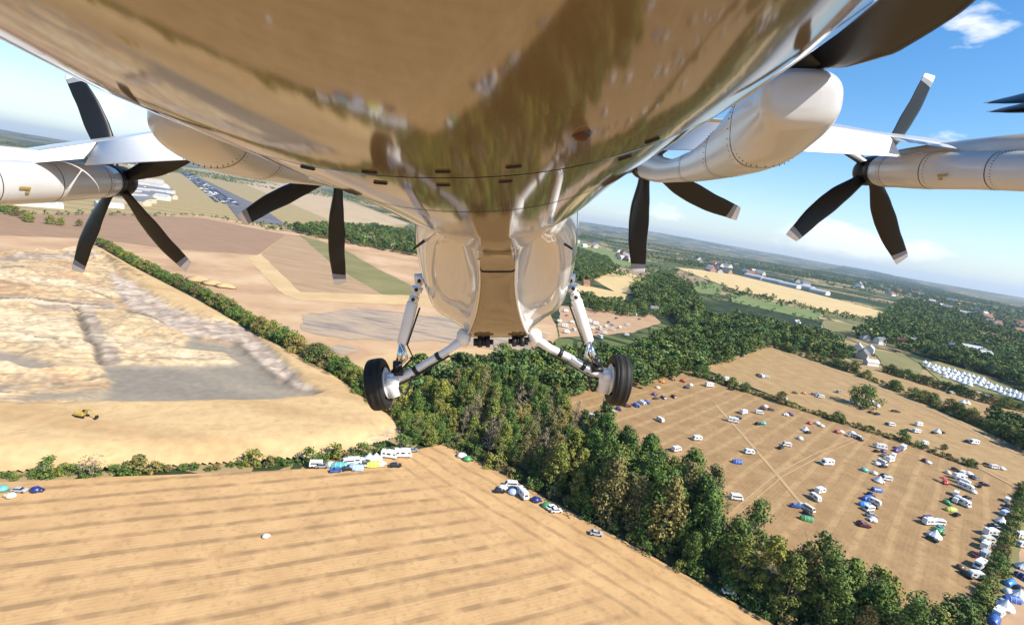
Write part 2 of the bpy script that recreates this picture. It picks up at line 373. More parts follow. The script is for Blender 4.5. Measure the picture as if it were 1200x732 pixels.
# worn vehicle tracks
def strip(name, px, width, m):
    g = [G(*p) for p in px]; l = []; r = []
    for i, p in enumerate(g):
        d = nrm2(g[min(i+1, len(g)-1)]-g[max(i-1, 0)]); n = np.array([-d[1], d[0]])*width/2
        l.append(tuple(p+n)); r.append(tuple(p-n))
    zc[0] += .02
    return sheet(name, l+r[::-1], zc[0], m)
strip('vehicle_track', [(838, 475), (866, 506), (908, 555), (952, 608)], 1.5, M_track)
strip('vehicle_track', [(858, 600), (910, 556), (960, 530), (1000, 514)], .5, M_track)
strip('vehicle_track', [(864, 604), (916, 560), (964, 534), (1004, 517)], .5, M_track)
strip('field_path', [(905, 409), (1010, 446), (1105, 488), (1200, 537)], 1.6, M_paleearth)
strip('field_path', [(818, 440), (990, 498), (1150, 551), (1190, 572)], 2.2, M_track)
strip('access_road', [(212, 200), (285, 240), (310, 262)], 70., M_tarmac)

# ------------------------------------------------------------------ quarry (height grid with its own colours)
qpx = [(-330, 262), (-60, 268), (10, 272), (108, 285), (160, 315), (230, 351), (300, 391), (395, 441), (468, 495), (474, 512), (380, 537), (200, 549), (0, 556), (-330, 572)]
QP = GP(qpx); qa = np.array(QP); x0, y0 = qa.min(0); x1, y1 = qa.max(0)
st = 0.75
gx = np.arange(max(x0, -330), x1, st); gy = np.arange(y0, y1, st)
XX, YY = np.meshgrid(gx, gy, indexing='ij')
def blur(a, k):
    for ax in (0, 1):
        c = np.cumsum(np.pad(a, [(k+1, k) if i == ax else (0, 0) for i in range(2)], mode='edge'), axis=ax)
        n = a.shape[ax]
        a = (np.take(c, range(2*k+1, 2*k+1+n), axis=ax)-np.take(c, range(0, n), axis=ax))/(2*k+1)
    return a
jx = (fbm(XX, YY, 7, 3)-.5)*3.2; jy = (fbm(XX, YY, 7, 9)-.5)*3.2
def msk(px): return inpoly(XX+jx, YY+jy, GP(px)).astype(float)
inside = inpoly(XX, YY, QP)
floor = msk([(95, 480), (132, 458), (122, 432), (190, 432), (268, 430), (256, 416), (215, 412), (222, 397), (238, 402), (276, 406), (312, 440), (345, 463), (374, 471), (300, 475), (200, 480)])
floor = np.maximum(floor, msk([(-40, 408), (0, 413), (60, 430), (64, 438), (30, 440), (0, 428), (-40, 430)]))
tongue = msk([(205, 427), (222, 417), (262, 415), (276, 428), (240, 431)])
floor = np.clip(floor-tongue, 0, 1)
wall = msk([(128, 322), (152, 334), (195, 362), (245, 384), (238, 400), (222, 397), (190, 388), (150, 362), (135, 340)])
wall = np.maximum(wall, msk([(232, 398), (248, 380), (288, 384), (318, 418), (350, 452), (372, 470), (346, 462), (313, 439), (277, 404)]))
bench = msk([(90, 272), (160, 312), (230, 348), (300, 386), (395, 436), (476, 495), (380, 545), (200, 556), (-330, 580), (-330, 492), (0, 486), (140, 481), (300, 478), (374, 471), (350, 450), (318, 416), (290, 384), (250, 379), (196, 360), (152, 332)])
trench = msk([(86, 362), (91, 362), (108, 405), (124, 432), (118, 432), (102, 404)])
strip2 = msk([(93, 362), (110, 360), (122, 395), (145, 430), (126, 432), (106, 400)])
band_ = np.maximum(msk([(-330, 350), (0, 351), (120, 358), (150, 364), (80, 366), (0, 358), (-330, 360)]), msk([(-330, 300), (0, 304), (110, 300), (120, 304), (0, 310), (-330, 310)]))
hgt = 1.3 + bench*2.6 - floor*1.2 - tongue*.2 + wall*.6
hgt = blur(blur(hgt, 2), 1)
ridge = np.abs(fbm(XX*.45+YY*.2, YY*1.0, 22, 21)-.5)*2
mott = np.clip(1-bench-floor, 0, 1)*(1-wall)
mott = blur(mott, 3)
UU = XX*dA[0]+YY*dA[1]; VV = XX*nA[0]+YY*nA[1]
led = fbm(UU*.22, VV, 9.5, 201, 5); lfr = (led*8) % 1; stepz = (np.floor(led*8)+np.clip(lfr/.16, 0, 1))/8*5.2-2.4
hgt = hgt+mott*stepz
hgt = hgt + mott*(fbm(XX, YY, 14, 31)-.5)*2.6 + mott*(.5-ridge)*1.2 + (fbm(XX, YY, 5, 41)-.5)*(.05+.45*mott) - blur(trench, 1)*1.8 + blur(wall, 2)*(fbm(XX, YY, 4, 8)-.5)*2.4
edgef = blur(blur(inside.astype(float), 9), 4); hgt = .30+np.maximum(hgt, -.35)*np.clip((edgef-.5)*2, 0, 1)
def c3(c): return np.array(c)[None, None, :]
n1 = fbm(XX*.55, YY*1.3, 16, 51); n2 = fbm(XX, YY, 5, 61); n3 = fbm(XX*.35, YY*1.2, 30, 71)
def lerp(a, b, t): return a+(b-a)*t[..., None]
sm = lambda t, a, b: np.clip((t-a)/(b-a), 0, 1)
col = lerp(c3((.50, .36, .20)), c3((.40, .25, .13)), sm(n1, .42, .66))
col = lerp(col, c3((.60, .47, .30)), sm(n3, .55, .75))
col = lerp(col, c3((.30, .22, .15)), sm(n2, .62, .8)*.7)
sand = lerp(c3((.54, .37, .185)), c3((.46, .30, .145)), sm(fbm(XX*.3, YY*1.4, 14, 81), .45, .75))
sand = lerp(sand, c3((.40, .265, .135)), sm(n2, .66, .82)*.35)
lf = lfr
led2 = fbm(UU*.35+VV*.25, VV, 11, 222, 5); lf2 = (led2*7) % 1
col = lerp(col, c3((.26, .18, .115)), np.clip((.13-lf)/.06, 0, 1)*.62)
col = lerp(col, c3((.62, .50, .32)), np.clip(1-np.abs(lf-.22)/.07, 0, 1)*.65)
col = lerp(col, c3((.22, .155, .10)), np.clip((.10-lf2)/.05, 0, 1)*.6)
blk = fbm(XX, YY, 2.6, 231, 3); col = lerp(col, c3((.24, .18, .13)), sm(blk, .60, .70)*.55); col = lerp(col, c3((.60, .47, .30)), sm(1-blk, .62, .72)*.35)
scrub = msk([(282, 392), (300, 398), (350, 424), (400, 452), (452, 486), (446, 489), (395, 458), (345, 430), (292, 400)])
scrub = np.maximum(scrub, msk([(118, 298), (150, 318), (172, 334), (166, 336), (144, 322), (114, 302)]))
sand = lerp(sand, c3((.17, .12, .06)), scrub*sm(fbm(XX, YY, 4, 241), .48, .58)*.85)
sand = lerp(sand, c3((.40, .26, .13)), np.clip((.08-((fbm(UU*.12, VV, 9, 251)*6) % 1))/.05, 0, 1)*.5)
col = lerp(col, sand, blur(bench, 1))
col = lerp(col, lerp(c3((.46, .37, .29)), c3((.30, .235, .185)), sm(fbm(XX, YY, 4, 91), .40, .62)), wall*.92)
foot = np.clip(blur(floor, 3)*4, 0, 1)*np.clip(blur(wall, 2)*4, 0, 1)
col = lerp(col, c3((.15, .12, .095)), foot*.7)  # shadow under the pit wall, painted dark into the soil colour
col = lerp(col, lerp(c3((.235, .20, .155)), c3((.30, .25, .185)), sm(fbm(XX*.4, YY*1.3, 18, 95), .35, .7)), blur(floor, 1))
b2 = np.maximum(strip2, band_)
col = lerp(col, lerp(c3((.38, .31, .24)), c3((.24, .19, .15)), sm(fbm(XX, YY, 5, 261), .42, .6)), b2*.85)
col = lerp(col, c3((.14, .115, .09)), np.clip(blur(trench, 1)*1.3, 0, 1))
lines = np.zeros_like(trench)
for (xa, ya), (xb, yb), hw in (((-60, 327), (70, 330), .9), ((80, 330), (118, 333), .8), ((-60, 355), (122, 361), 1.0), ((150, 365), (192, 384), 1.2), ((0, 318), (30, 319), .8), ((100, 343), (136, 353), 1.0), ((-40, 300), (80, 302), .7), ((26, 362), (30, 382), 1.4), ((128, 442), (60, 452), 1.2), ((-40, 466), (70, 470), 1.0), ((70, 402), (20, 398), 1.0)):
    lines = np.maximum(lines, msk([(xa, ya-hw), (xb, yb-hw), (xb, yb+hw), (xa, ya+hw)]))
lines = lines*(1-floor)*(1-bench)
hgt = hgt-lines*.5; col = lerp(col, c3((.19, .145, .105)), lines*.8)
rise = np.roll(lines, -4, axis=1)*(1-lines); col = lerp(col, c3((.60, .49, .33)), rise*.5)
wet = msk([(-60, 462), (0, 460), (60, 468), (130, 462), (140, 478), (60, 478), (-60, 482)])*sm(fbm(UU*.4, VV, 8, 281), .45, .55)
col = lerp(col, c3((.27, .225, .165)), wet*.75)
def quarry_z(p): return float(hgt[int(np.clip(round((p[0]-gx[0])/st), 0, len(gx)-1)), int(np.clip(round((p[1]-gy[0])/st), 0, len(gy)-1))])
nX, nY = XX.shape; idm = np.arange(nX*nY).reshape(nX, nY)
ok = inside[:-1, :-1] & inside[1:, :-1] & inside[:-1, 1:] & inside[1:, 1:]
Qq = np.stack([idm[:-1, :-1], idm[1:, :-1], idm[1:, 1:], idm[:-1, 1:]], -1)[ok]
used = np.unique(Qq); remap = -np.ones(nX*nY, int); remap[used] = np.arange(len(used))
M_quarry = bpy.data.materials.new('quarry_earth'); M_quarry.use_nodes = True
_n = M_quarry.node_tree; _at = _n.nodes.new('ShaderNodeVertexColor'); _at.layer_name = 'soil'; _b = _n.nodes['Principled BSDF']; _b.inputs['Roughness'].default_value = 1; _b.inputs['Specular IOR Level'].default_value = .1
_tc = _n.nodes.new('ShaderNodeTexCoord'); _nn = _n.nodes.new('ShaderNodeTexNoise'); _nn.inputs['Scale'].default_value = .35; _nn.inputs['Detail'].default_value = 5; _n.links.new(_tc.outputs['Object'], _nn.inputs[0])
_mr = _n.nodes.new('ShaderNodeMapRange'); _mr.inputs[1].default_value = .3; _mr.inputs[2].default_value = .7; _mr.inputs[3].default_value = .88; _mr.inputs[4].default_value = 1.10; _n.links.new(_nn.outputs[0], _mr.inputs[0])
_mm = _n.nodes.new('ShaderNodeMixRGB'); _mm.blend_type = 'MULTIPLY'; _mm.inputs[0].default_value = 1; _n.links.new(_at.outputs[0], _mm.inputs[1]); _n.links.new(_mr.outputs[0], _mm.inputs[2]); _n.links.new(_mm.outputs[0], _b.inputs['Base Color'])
me = qmesh(np.stack([XX, YY, hgt], -1).reshape(-1, 3)[used], remap[Qq], M_quarry, name='quarry', smooth=True)
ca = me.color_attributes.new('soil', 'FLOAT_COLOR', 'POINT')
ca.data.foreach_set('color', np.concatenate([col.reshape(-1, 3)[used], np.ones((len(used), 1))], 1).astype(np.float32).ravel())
tag(link('quarry_pit', me), kind='structure')
# spoil heaps beside the hedge
def heap(px, r, h, label):
    g = G(*px); n = 16; rings = []
    for k, (a, b) in enumerate(((1, 0), (.8, .35), (.5, .75), (.2, .97), (.02, 1))):
        rings.append([(g[0]+r*a*math.cos(2*PI*j/n)*(1+.25*math.sin(j*2.1+k)), g[1]+r*.6*a*math.sin(2*PI*j/n)*(1+.2*math.cos(j*1.7)), zc[0]+h*b) for j in range(n)])
    tag(link('spoil_heap', MB().loft(rings).me(M_sand, True)), label, 'spoil heap', 'spoil heaps beyond the diagonal hedge')
heap((233, 330), 9, 3.2, 'pale spoil heap nearest the diagonal hedge, leftmost of the three')
heap((250, 334), 8, 2.8, 'pale spoil heap between the two others beyond the diagonal hedge')
heap((264, 337), 7, 2.4, 'small pale spoil heap, rightmost of the three beyond the diagonal hedge')

# ------------------------------------------------------------------ trees
def leafmat(name, a, b, c, rnd):
    m = mat(name, [a, b, c], .55, rough=.75, coord='Object', detail=3, lo=.32, hi=.68, spec=.25, rnd=rnd)
    p = m.node_tree.nodes['Principled BSDF']
    return m
RND = [(.7, .78, .7), (1.05, 1.0, .85), (.85, .95, .8), (1.35, 1.2, .9)]
M_leaf = leafmat('leaf_green', (.058, .104, .024), (.105, .165, .040), (.18, .235, .06), RND)
M_leafl = leafmat('leaf_light', (.13, .155, .032), (.20, .22, .05), (.28, .28, .085), RND)
M_olive = leafmat('leaf_olive', (.12, .115, .04), (.20, .175, .07), (.30, .25, .11), RND)
M_dry = leafmat('dry_twigs', (.15, .125, .075), (.24, .2, .125), (.32, .27, .18), [(.8, .8, .8), (1.1, 1.05, 1)])
M_wood = mat('wood_dark', [(.05, .088, .024), (.092, .14, .04), (.165, .205, .064)], .06, rough=.8, detail=4, lo=.32, hi=.68, spec=.1)
_n = M_wood.node_tree; _b = _n.nodes['Principled BSDF']; _src = _b.inputs['Base Color'].links[0].from_socket
_v1 = _n.nodes.new('ShaderNodeVertexColor'); _v1.layer_name = 'tint'; _m1 = _n.nodes.new('ShaderNodeMixRGB'); _m1.blend_type = 'MULTIPLY'; _m1.inputs[0].default_value = 1
_n.links.new(_src, _m1.inputs[1]); _n.links.new(_v1.outputs[0], _m1.inputs[2]); _n.links.new(_m1.outputs[0], _b.inputs['Base Color'])
M_bark = mat('bark', [(.16, .13, .10), (.32, .28, .22)], 3., rough=.9)

def crown_pts(Ht, rad, ncl, nleaf, leaf, base=.18, shape='poplar', rs=None):
    rs = rs or np.random.default_rng(1)
    V = []; C = []
    for k in range(ncl):
        t = rs.uniform(0, 1)
        z = base+(1-base)*t
        if shape == 'poplar': prof = (math.sin(PI*min(1, .18+.82*t))**.6)*(1-.25*t)
        elif shape == 'round': prof = math.sqrt(max(.05, 1-(2*t-.85)**2*.85))
        else: prof = 1-.8*t
        ang = rs.uniform(0, 2*PI); rr_ = prof*rad*math.sqrt(rs.uniform(.15, 1))*(1+.25*math.sin(3*ang+k))
        C.append((rr_*math.cos(ang), rr_*math.sin(ang), z*Ht*.95))
    C = np.array(C)
    cr = rad*.36*rs.uniform(.7, 1.25, ncl)
    ci = np.repeat(np.arange(ncl), nleaf); n = len(ci)
    d = rs.normal(size=(n, 3)); d /= np.linalg.norm(d, axis=1)[:, None]
    p = C[ci]+d*cr[ci][:, None]*np.array([1, 1, .8])*rs.uniform(.55, 1.1, n)[:, None]
    p[:, 2] = np.maximum(p[:, 2], .25)
    nrm = d+rs.normal(size=(n, 3))*.45; nrm[:, 2] += .25; nrm /= np.linalg.norm(nrm, axis=1)[:, None]
    a = np.cross(nrm, rs.normal(size=(n, 3))); a /= np.linalg.norm(a, axis=1)[:, None]; b = np.cross(nrm, a)
    s = leaf*rs.uniform(.55, 1.2, n)[:, None]
    q = np.stack([p-a*s, p-b*s*.62+nrm*s*.15, p+a*s, p+b*s*.62+nrm*s*.15], 1)
    return q.reshape(-1, 3)
def quads(n): return np.arange(n).reshape(-1, 4)
def trunk_me(Ht, r, limbs, rs, top=.8):
    b = MB(); lean = rs.uniform(-.03, .03, 2)*Ht
    b.tube([(0, 0, -.2), (lean[0]*.3, lean[1]*.3, Ht*.3), (lean[0], lean[1], Ht*top)], [r, r*.7, r*.15], 6)
    for k in range(limbs):
        z = Ht*rs.uniform(.2, .65); a = rs.uniform(0, 2*PI); l = Ht*rs.uniform(.14, .28)
        p0 = np.array([lean[0]*z/Ht, lean[1]*z/Ht, z]); p1 = p0+np.array([math.cos(a)*l*.5, math.sin(a)*l*.5, l*.6]); p2 = p1+np.array([math.cos(a)*l*.4, math.sin(a)*l*.4, l*.6])
        b.tube([p0, p1, p2], [r*.4, r*.25, r*.06], 4)
    return b.me(M_bark)
KIND = {}
def kind(name, n, Ht, rad, ncl, nl, leaf, base, shape, ms, trunk_r, limbs, seed, top=.8):
    rs = np.random.default_rng(seed); o = []
    for i in range(n):
        q = crown_pts(Ht*rs.uniform(.9, 1.1), rad*rs.uniform(.85, 1.15), ncl, nl, leaf, base, shape, rs)
        o.append((qmesh(q, quads(len(q)), ms[i % len(ms)], name=name+'_crown'), trunk_me(Ht, trunk_r, limbs, rs, top)))
    KIND[name] = o
kind('poplar', 7, 16.5, 3.7, 80, 44, .36, .06, 'poplar', [M_leaf, M_leafl, M_leaf, M_leaf, M_leafl, M_olive, M_leaf], .26, 7, 11)
kind('round', 4, 8.5, 3.6, 54, 38, .34, .14, 'round', [M_leaf, M_leafl, M_leaf, M_olive], .24, 7, 12)
kind('shrub', 4, 3.6, 2.1, 24, 24, .30, .04, 'round', [M_leaf, M_olive, M_leaf, M_leafl], .1, 4, 13)
kind('bare', 3, 13.5, 2.6, 40, 16, .30, .22, 'poplar', [M_dry, M_olive, M_dry], .22, 16, 14, .98)
kind('bareshrub', 2, 5.0, 2.3, 24, 14, .24, .2, 'round', [M_dry], .1, 14, 15, .95)

def tree(k, g, s, label, cat='tree', group=None, name=None, variant=None, z=0.0, sxy=1.0):
    cr, tr = KIND[k][random.randrange(len(KIND[k])) if variant is None else variant]
    e = empty(name or {'poplar': 'broadleaf_tree', 'round': 'round_tree', 'shrub': 'hedge_shrub', 'bare': 'thin_tree', 'bareshrub': 'bare_shrub'}[k], (g[0], g[1], z), random.uniform(0, 6.28))
    e.scale = (s*sxy, s*sxy, s)
    tag(e, label, cat, group)
    link('trunk', tr, e); link('crown', cr, e)
    return e

NT = 0
# belt between the stubble and the camp field
beltL = [tuple(E0+nB*3-dB*6), tuple(E1+nB*3), tuple(E1+dB*60+nB*3), tuple(E1+dB*60+nB*15), tuple(E1+dB*25+nB*19), tuple(E1-dB*20+nB*19), tuple(G(800, 582)), tuple(G(740, 545)), tuple(G(700, 520)), tuple(G(672, 500)), tuple(G(650, 478)), tuple(G(590, 462)), tuple(G(500, 470)), tuple(G(478, 497))]
for g in scatter(beltL, 5.6):
    u_ = (np.array(g)-E0) @ dB / np.hypot(*(E1-E0)); vv = (np.array(g)-E0) @ nB
    mix = random.random()
    dry = (-.05 < u_ < .38) and vv > 5
    if dry and mix < .34: tree('bare', g, random.uniform(.7, 1.0), 'pale half-bare thin tree among the green crowns of the wide tree belt', 'tree', 'half-bare trees in the tree belt')
    elif dry and mix < .5: tree('poplar', g, random.uniform(.6, .8), 'pale olive broadleaf tree among half-bare trees in the tree belt', 'tree', 'olive trees in the tree belt', variant=5)
    elif mix < .16: tree('round', g, random.uniform(.7, .95), 'low round-crowned green tree inside the wide belt beside the stubble field', 'tree', 'round trees in the tree belt')
    else: tree('poplar', g, random.uniform(.62, 1.12)*(.9 if u_ < .3 else 1.1), 'tall dark green broadleaf tree in the wide belt beside the stubble field', 'tree', 'tall trees in the tree belt')
    NT += 1
for g in scatter(GP([(468, 496), (500, 470), (530, 495), (520, 518), (484, 526)]), 3.6): tree('round', g, random.uniform(.5, .85), 'bushy green tree in the corner where quarry, stubble and tree belt meet', 'tree', 'trees of the field corner')
# lower fringe of the belt
for g in along([E0+nB*1.5, E1+nB*1.5, E1+dB*50+nB*1.5], 4.2, .9):
    tree('shrub', g, random.uniform(.6, 1.25), 'low green shrub on the field-side edge of the wide tree belt', 'shrub', 'shrubs along the field edge of the tree belt'); NT += 1
tree('round', G(1112, 748), 1.25, 'large round tree standing alone at the near end of the camp field')
tree('round', G(1024, 712), 1.25, 'bright yellow-green round tree bulging from the near end of the belt', variant=1)
tree('round', G(1010, 477), 1.75, 'lone round dark tree with white tents at its foot in the middle pasture', variant=0)
# diagonal hedge above the quarry
n_ = 0
hl = along(GP([(118, 287), (160, 313), (205, 335), (262, 365), (330, 407), (385, 436), (425, 459), (472, 481)]), 3.9, 1.3)
for i_, g in enumerate(hl):
    f_ = i_/len(hl)
    tree('round' if random.random() < .85 else 'shrub', g, random.uniform(.55, .85)*(1+.55*f_), 'bushy dark green tree in the diagonal hedge above the sandy quarry', 'tree', 'trees of the diagonal quarry hedge', sxy=1.1); n_ += 1
for g in along(GP([(420, 470), (470, 492), (500, 512)]), 4.5, 2.5):
    tree('round', g, random.uniform(.6, .9), 'bushy green tree where the diagonal hedge meets the wide tree belt', 'tree', 'trees at the hedge corner')
for g in along(GP([(-60, 232), (10, 250), (40, 262), (100, 266), (118, 272)]), 13, 2):
    tree('round', g, random.uniform(.8, 1.1), 'dark tree in the short hedge under the left propeller', 'tree', 'trees of the short hedge below the left propeller')
# lower hedge along the stubble field
for px, k, s, lab in [((57, 556), 'shrub', 1.15, 'dark green shrub, leftmost big one in the hedge above the stubble field'), ((75, 556), 'shrub', .8, 'small green shrub against the right side of the leftmost big hedge shrub'),
                      ((108, 556), 'bareshrub', 1.0, 'grey half-bare shrub in the hedge below the excavator'), ((163, 554), 'shrub', 1.45, 'tall dark round-topped shrub right of the grey bare shrub'),
                      ((148, 555), 'shrub', .9, 'low dense shrub between grey bare shrub and tall dark shrub'), ((180, 553), 'shrub', .9, 'low shrub right of the tall dark round-topped shrub'),
                      ((296, 545), 'shrub', 1.25, 'tall narrow dark shrub halfway along the lower hedge'), ((315, 545), 'shrub', .85, 'low green shrub right of the tall narrow hedge shrub'),
                      ((362, 543), 'shrub', 1.2, 'rounded green shrub above the left end of the parked camper row'), ((393, 537), 'shrub', 1.25, 'rounded green shrub just above the teal tent'),
                      ((425, 535), 'shrub', 1.15, 'rounded green shrub behind the lime and white tents'), ((447, 533), 'shrub', 1.1, 'rounded green shrub behind the pair of white motorhomes'), ((470, 527), 'shrub', 1.35, 'dark upright shrub beside the sandy tip of the quarry')]:
    tree(k, G(*px), s, lab, 'shrub')
for g in along(GP([(-160, 566), (0, 560), (200, 552), (380, 542), (470, 527)]), 2.6, .8):
    tree('shrub', g, random.uniform(.3, .62), 'low scrubby shrub in the long hedge along the top of the stubble field', 'shrub', 'low shrubs of the hedge above the stubble field', z=.05, sxy=1.35)
# hedges of the camp fields
for g in along(GP([(812, 440), (880, 462), (990, 498), (1060, 520), (1140, 549)]), 2.3, 1.0):
    tree('shrub' if random.random() < .8 else 'round', g, random.uniform(.7, 1.25)*(.85), 'dark hedge shrub between the camp field and the middle pasture', 'shrub', 'shrubs of the hedge behind the camp field')
for px, s, lab in [((1105, 528), .42, 'small round grey-green tree overhanging the hedge behind the camp field'), ((1137, 548), .55, 'dark round tree at the right end of the camp field hedge'), ((985, 495), .5, 'pale loose tree in the hedge in front of the lone round tree')]:
    tree('round', G(*px), s, lab, variant=3 if 'dark' not in lab else 0)
for g in along(GP([(910, 408), (1000, 438), (1100, 479), (1150, 500), (1230, 536)]), 3.4, 1.4):
    tree('round' if random.random() < .45 else 'shrub', g, random.uniform(.75, 1.15), 'dark bush in the hedge between the middle pasture and the far pasture', 'bush', 'bushes of the hedge along the far pasture')
for g in along(GP([(1036, 436), (1100, 456), (1160, 474), (1230, 490)]), 4.0, 1.5):
    tree('round', g, random.uniform(.7, 1.1), 'dark bush in the hedge in front of the white bell tents', 'bush', 'bushes of the hedge below the bell tents')
for g in along(GP([(1202, 570), (1196, 594), (1172, 652), (1140, 740)]), 1.8, .9):
    tree('shrub', g, random.uniform(.6, 1.05), 'low green shrub of the hedge behind the long row of parked campers', 'shrub', 'shrubs behind the parked camper row')

# woods that read as a mass: joined meshes
def woods(name, pts, hts, ncl, nl, leaf, nvar, m, seed, wide=1.0):
    rs = np.random.default_rng(seed)
    var = [crown_pts(1.0, .38, ncl, nl, leaf, .08, 'round', rs) for _ in range(nvar)]
    out = []; tint = []
    for (x, y), h_ in zip(pts, hts):
        v = var[rs.integers(nvar)]; a = rs.uniform(0, 6.28); c, s = math.cos(a), math.sin(a); wd = h_*rs.uniform(.95, 1.4)
        out.append(np.stack([x+(v[:, 0]*c-v[:, 1]*s)*wd, y+(v[:, 0]*s+v[:, 1]*c)*wd, v[:, 2]*h_+float(hill(np.array(x), np.array(y)))], 1))
        k_ = rs.uniform(.6, 1.5); hu = rs.uniform(-.12, .22); tint.append(np.tile([[k_*(1+hu), k_, k_*(1-hu), 1]], (len(v), 1)))
    V = np.concatenate(out); print(name, len(pts), 'trees', len(V)//4*2, 'tris')
    me = qmesh(V, quads(len(V)), m, name=name); ca = me.color_attributes.new('tint', 'FLOAT_COLOR', 'POINT'); ca.data.foreach_set('color', np.concatenate(tint).astype(np.float32).ravel())
    tag(link(name, me), kind='stuff')
near_polys = [([(690, 455), (720, 425), (790, 392), (905, 405), (880, 415), (822, 434), (735, 458), (700, 462)], 6.6, (8, 13)),
              ([(600, 470), (700, 462), (720, 425), (660, 420), (560, 432), (480, 445), (476, 470), (520, 470)], 6.4, (8, 13)),
              ([(905, 404), (800, 388), (790, 370), (850, 380), (930, 395), (1000, 416), (990, 424)], 8, (8, 14)),
              ([(672, 345), (700, 352), (790, 362), (790, 372), (740, 372), (690, 366), (672, 358)], 8, (6, 9)),
              ([(672, 292), (712, 305), (722, 318), (690, 330), (668, 330)], 8, (9, 13)),
              ([(742, 340), (772, 322), (808, 340), (822, 370), (790, 366), (742, 356)], 9, (8, 15)),
              ([(332, 268), (440, 268), (500, 280), (500, 303), (430, 290), (345, 274)], 13, (9, 15)),
              ([(1080, 418), (1100, 392), (1215, 430), (1215, 462), (1150, 437)], 7.5, (8, 13)),
              ([(1150, 490), (1230, 512), (1230, 545), (1180, 520)], 7, (7, 12))]
P1 = []; H1 = []
for px, sp, (a, b) in near_polys:
    q = scatter(GP(px), sp); P1 += list(q); H1 += list(RNG.uniform(a, b, len(q)))
woods('near_woodland', P1, H1, 26, 12, .075, 8, M_wood, 3)
# far woods: noise-driven, plus hedgerow lines
P2 = []; H2 = []
lanes = [([(1000, 395), (1060, 350), (1240, 398), (1240, 430), (1100, 400), (1075, 415)], 11, (8, 14)),
         ([(850, 368), (960, 388), (1000, 405), (940, 396), (850, 378)], 10, (6, 11)),
         ([(845, 338), (950, 361), (1050, 383), (1050, 386), (950, 364), (850, 341)], 13, (5, 9)),
         ([(900, 318), (1060, 352), (1240, 396), (1240, 372), (1000, 316)], 34, (9, 15)),
         ([(680, 262), (800, 292), (900, 318), (900, 308), (760, 272)], 45, (9, 16)),
         ([(760, 300), (860, 318), (800, 312)], 22, (8, 13)),
         ([(200, 247), (335, 268), (345, 276), (240, 255)], 22, (6, 10))]
for px, sp, (a, b) in lanes:
    q = scatter(GP(px), sp); 
    if sp > 20: q = q[fbm(q[:, 0], q[:, 1], 260, 77) > .44]
    elif sp == 11: q = q[fbm(q[:, 0], q[:, 1], 130, 78) > .40]
    P2 += list(q); H2 += list(RNG.uniform(a, b, len(q)))
for px in [[(780, 300), (830, 312), (1000, 345), (1100, 372)], [(860, 345), (960, 366), (1040, 386)], [(672, 305), (760, 318), (860, 345)], [(715, 318), (770, 333)], [(815, 345), (860, 356), (960, 378)], [(-100, 250), (240, 254), (335, 272)], [(1020, 380), (1060, 385), (1100, 402)]]:
    for g in along(GP(px), 11, 3): P2.append(g); H2.append(random.uniform(4, 7.5))
q = np.stack([RNG.uniform(-3000, 4200, 26000), RNG.uniform(500, 5200, 26000)], 1)
k = (fbm(q[:, 0], q[:, 1], 520, 123) > .53) & (np.abs(q[:, 0]) < q[:, 1]*1.25) & ((q[:, 0] > q[:, 1]*.10) | (q[:, 1] > 2600))
q = q[k]
for px in [[(790, 313), (850, 319), (950, 343), (1056, 371), (1052, 381), (950, 361), (860, 339)], [(640, 268), (742, 300), (742, 314), (640, 292)]]:
    q = q[~inpoly(q[:, 0], q[:, 1], GP(px))]
P2 += list(q); H2 += list(RNG.uniform(7, 13, len(q)))
woods('far_woodland', P2, H2, 9, 4, .16, 6, M_wood, 5)
print('belt trees', NT)
# ------------------------------------------------------------------ aircraft (frame: x right, y forward, z up, origin at the camera mount under the tail)
_F = ray(580, 150+.165*580); _F = _F/np.linalg.norm(_F)
_R = CR-_F*(CR@_F); _R = _R/np.linalg.norm(_R); _U = np.cross(_R, _F)
def P(px, py, y):
    d = ray(px, py); return np.array([d@_R, d@_F, d@_U])*(y/(d@_F))
def S(px, y): return px*y/FPX       # size of px pixels at distance y
AO = np.array([0.02, 4.35, -1.72])
A3 = np.stack([_R, _F, _U], 1)
plane = empty('electric_aircraft', CAMP+A3@AO)
plane.matrix_world = Matrix.Translation(Vector(CAMP+A3@AO)) @ Matrix([list(r_) for r_ in A3]).to_4x4()
tag(plane, 'white and bronze gloss tilt-rotor aircraft in flight overhead with its wheels down', 'aircraft')

M_belly = mat('belly_gloss', [(.165, .120, .064), (.19, .142, .078)], .6, rough=.065, spec=.5, ior=2.1, detail=2, bump=.016, bscale=2.6)
M_white = mat('white_paint', [(.46, .455, .45), (.52, .515, .51)], 1.5, rough=.30, spec=.45, detail=6, coat=.25)
M_cabin = mat('cabin_gloss', [(.54, .535, .53), (.60, .595, .59)], 1.2, rough=.09, spec=.5, ior=1.6, detail=3, coat=.9, bump=.012, bscale=3.0)
M_flap = mat('flap_white', [(.80, .79, .77), (.84, .83, .82)], 2, rough=.35)
M_blade = mat('carbon_blade', [(.006, .0055, .005), (.010, .009, .008)], 5, rough=.33, spec=.35, coat=.1)
M_tip = mat('white_tip', [(.70, .72, .76), (.8, .8, .82)], 8, rough=.35)
M_tipg = mat('grey_tip_band', [(.22, .24, .28), (.28, .3, .33)], 8, rough=.4)
M_dark = mat('dark_metal', [(.016, .016, .018), (.04, .04, .042)], 20, rough=.4, metal=.3)
M_tyre = mat('tyre_rubber', [(.010, .010, .010), (.022, .021, .020)], 14, rough=.62, spec=.3, bump=.1, bscale=60)
M_gearw = mat('gear_white', [(.74, .74, .74), (.82, .82, .82)], 9, rough=.28, coat=.3)
M_chrome = mat('chrome', [(.62, .62, .64), (.7, .7, .7)], 8, rough=.12, metal=1)
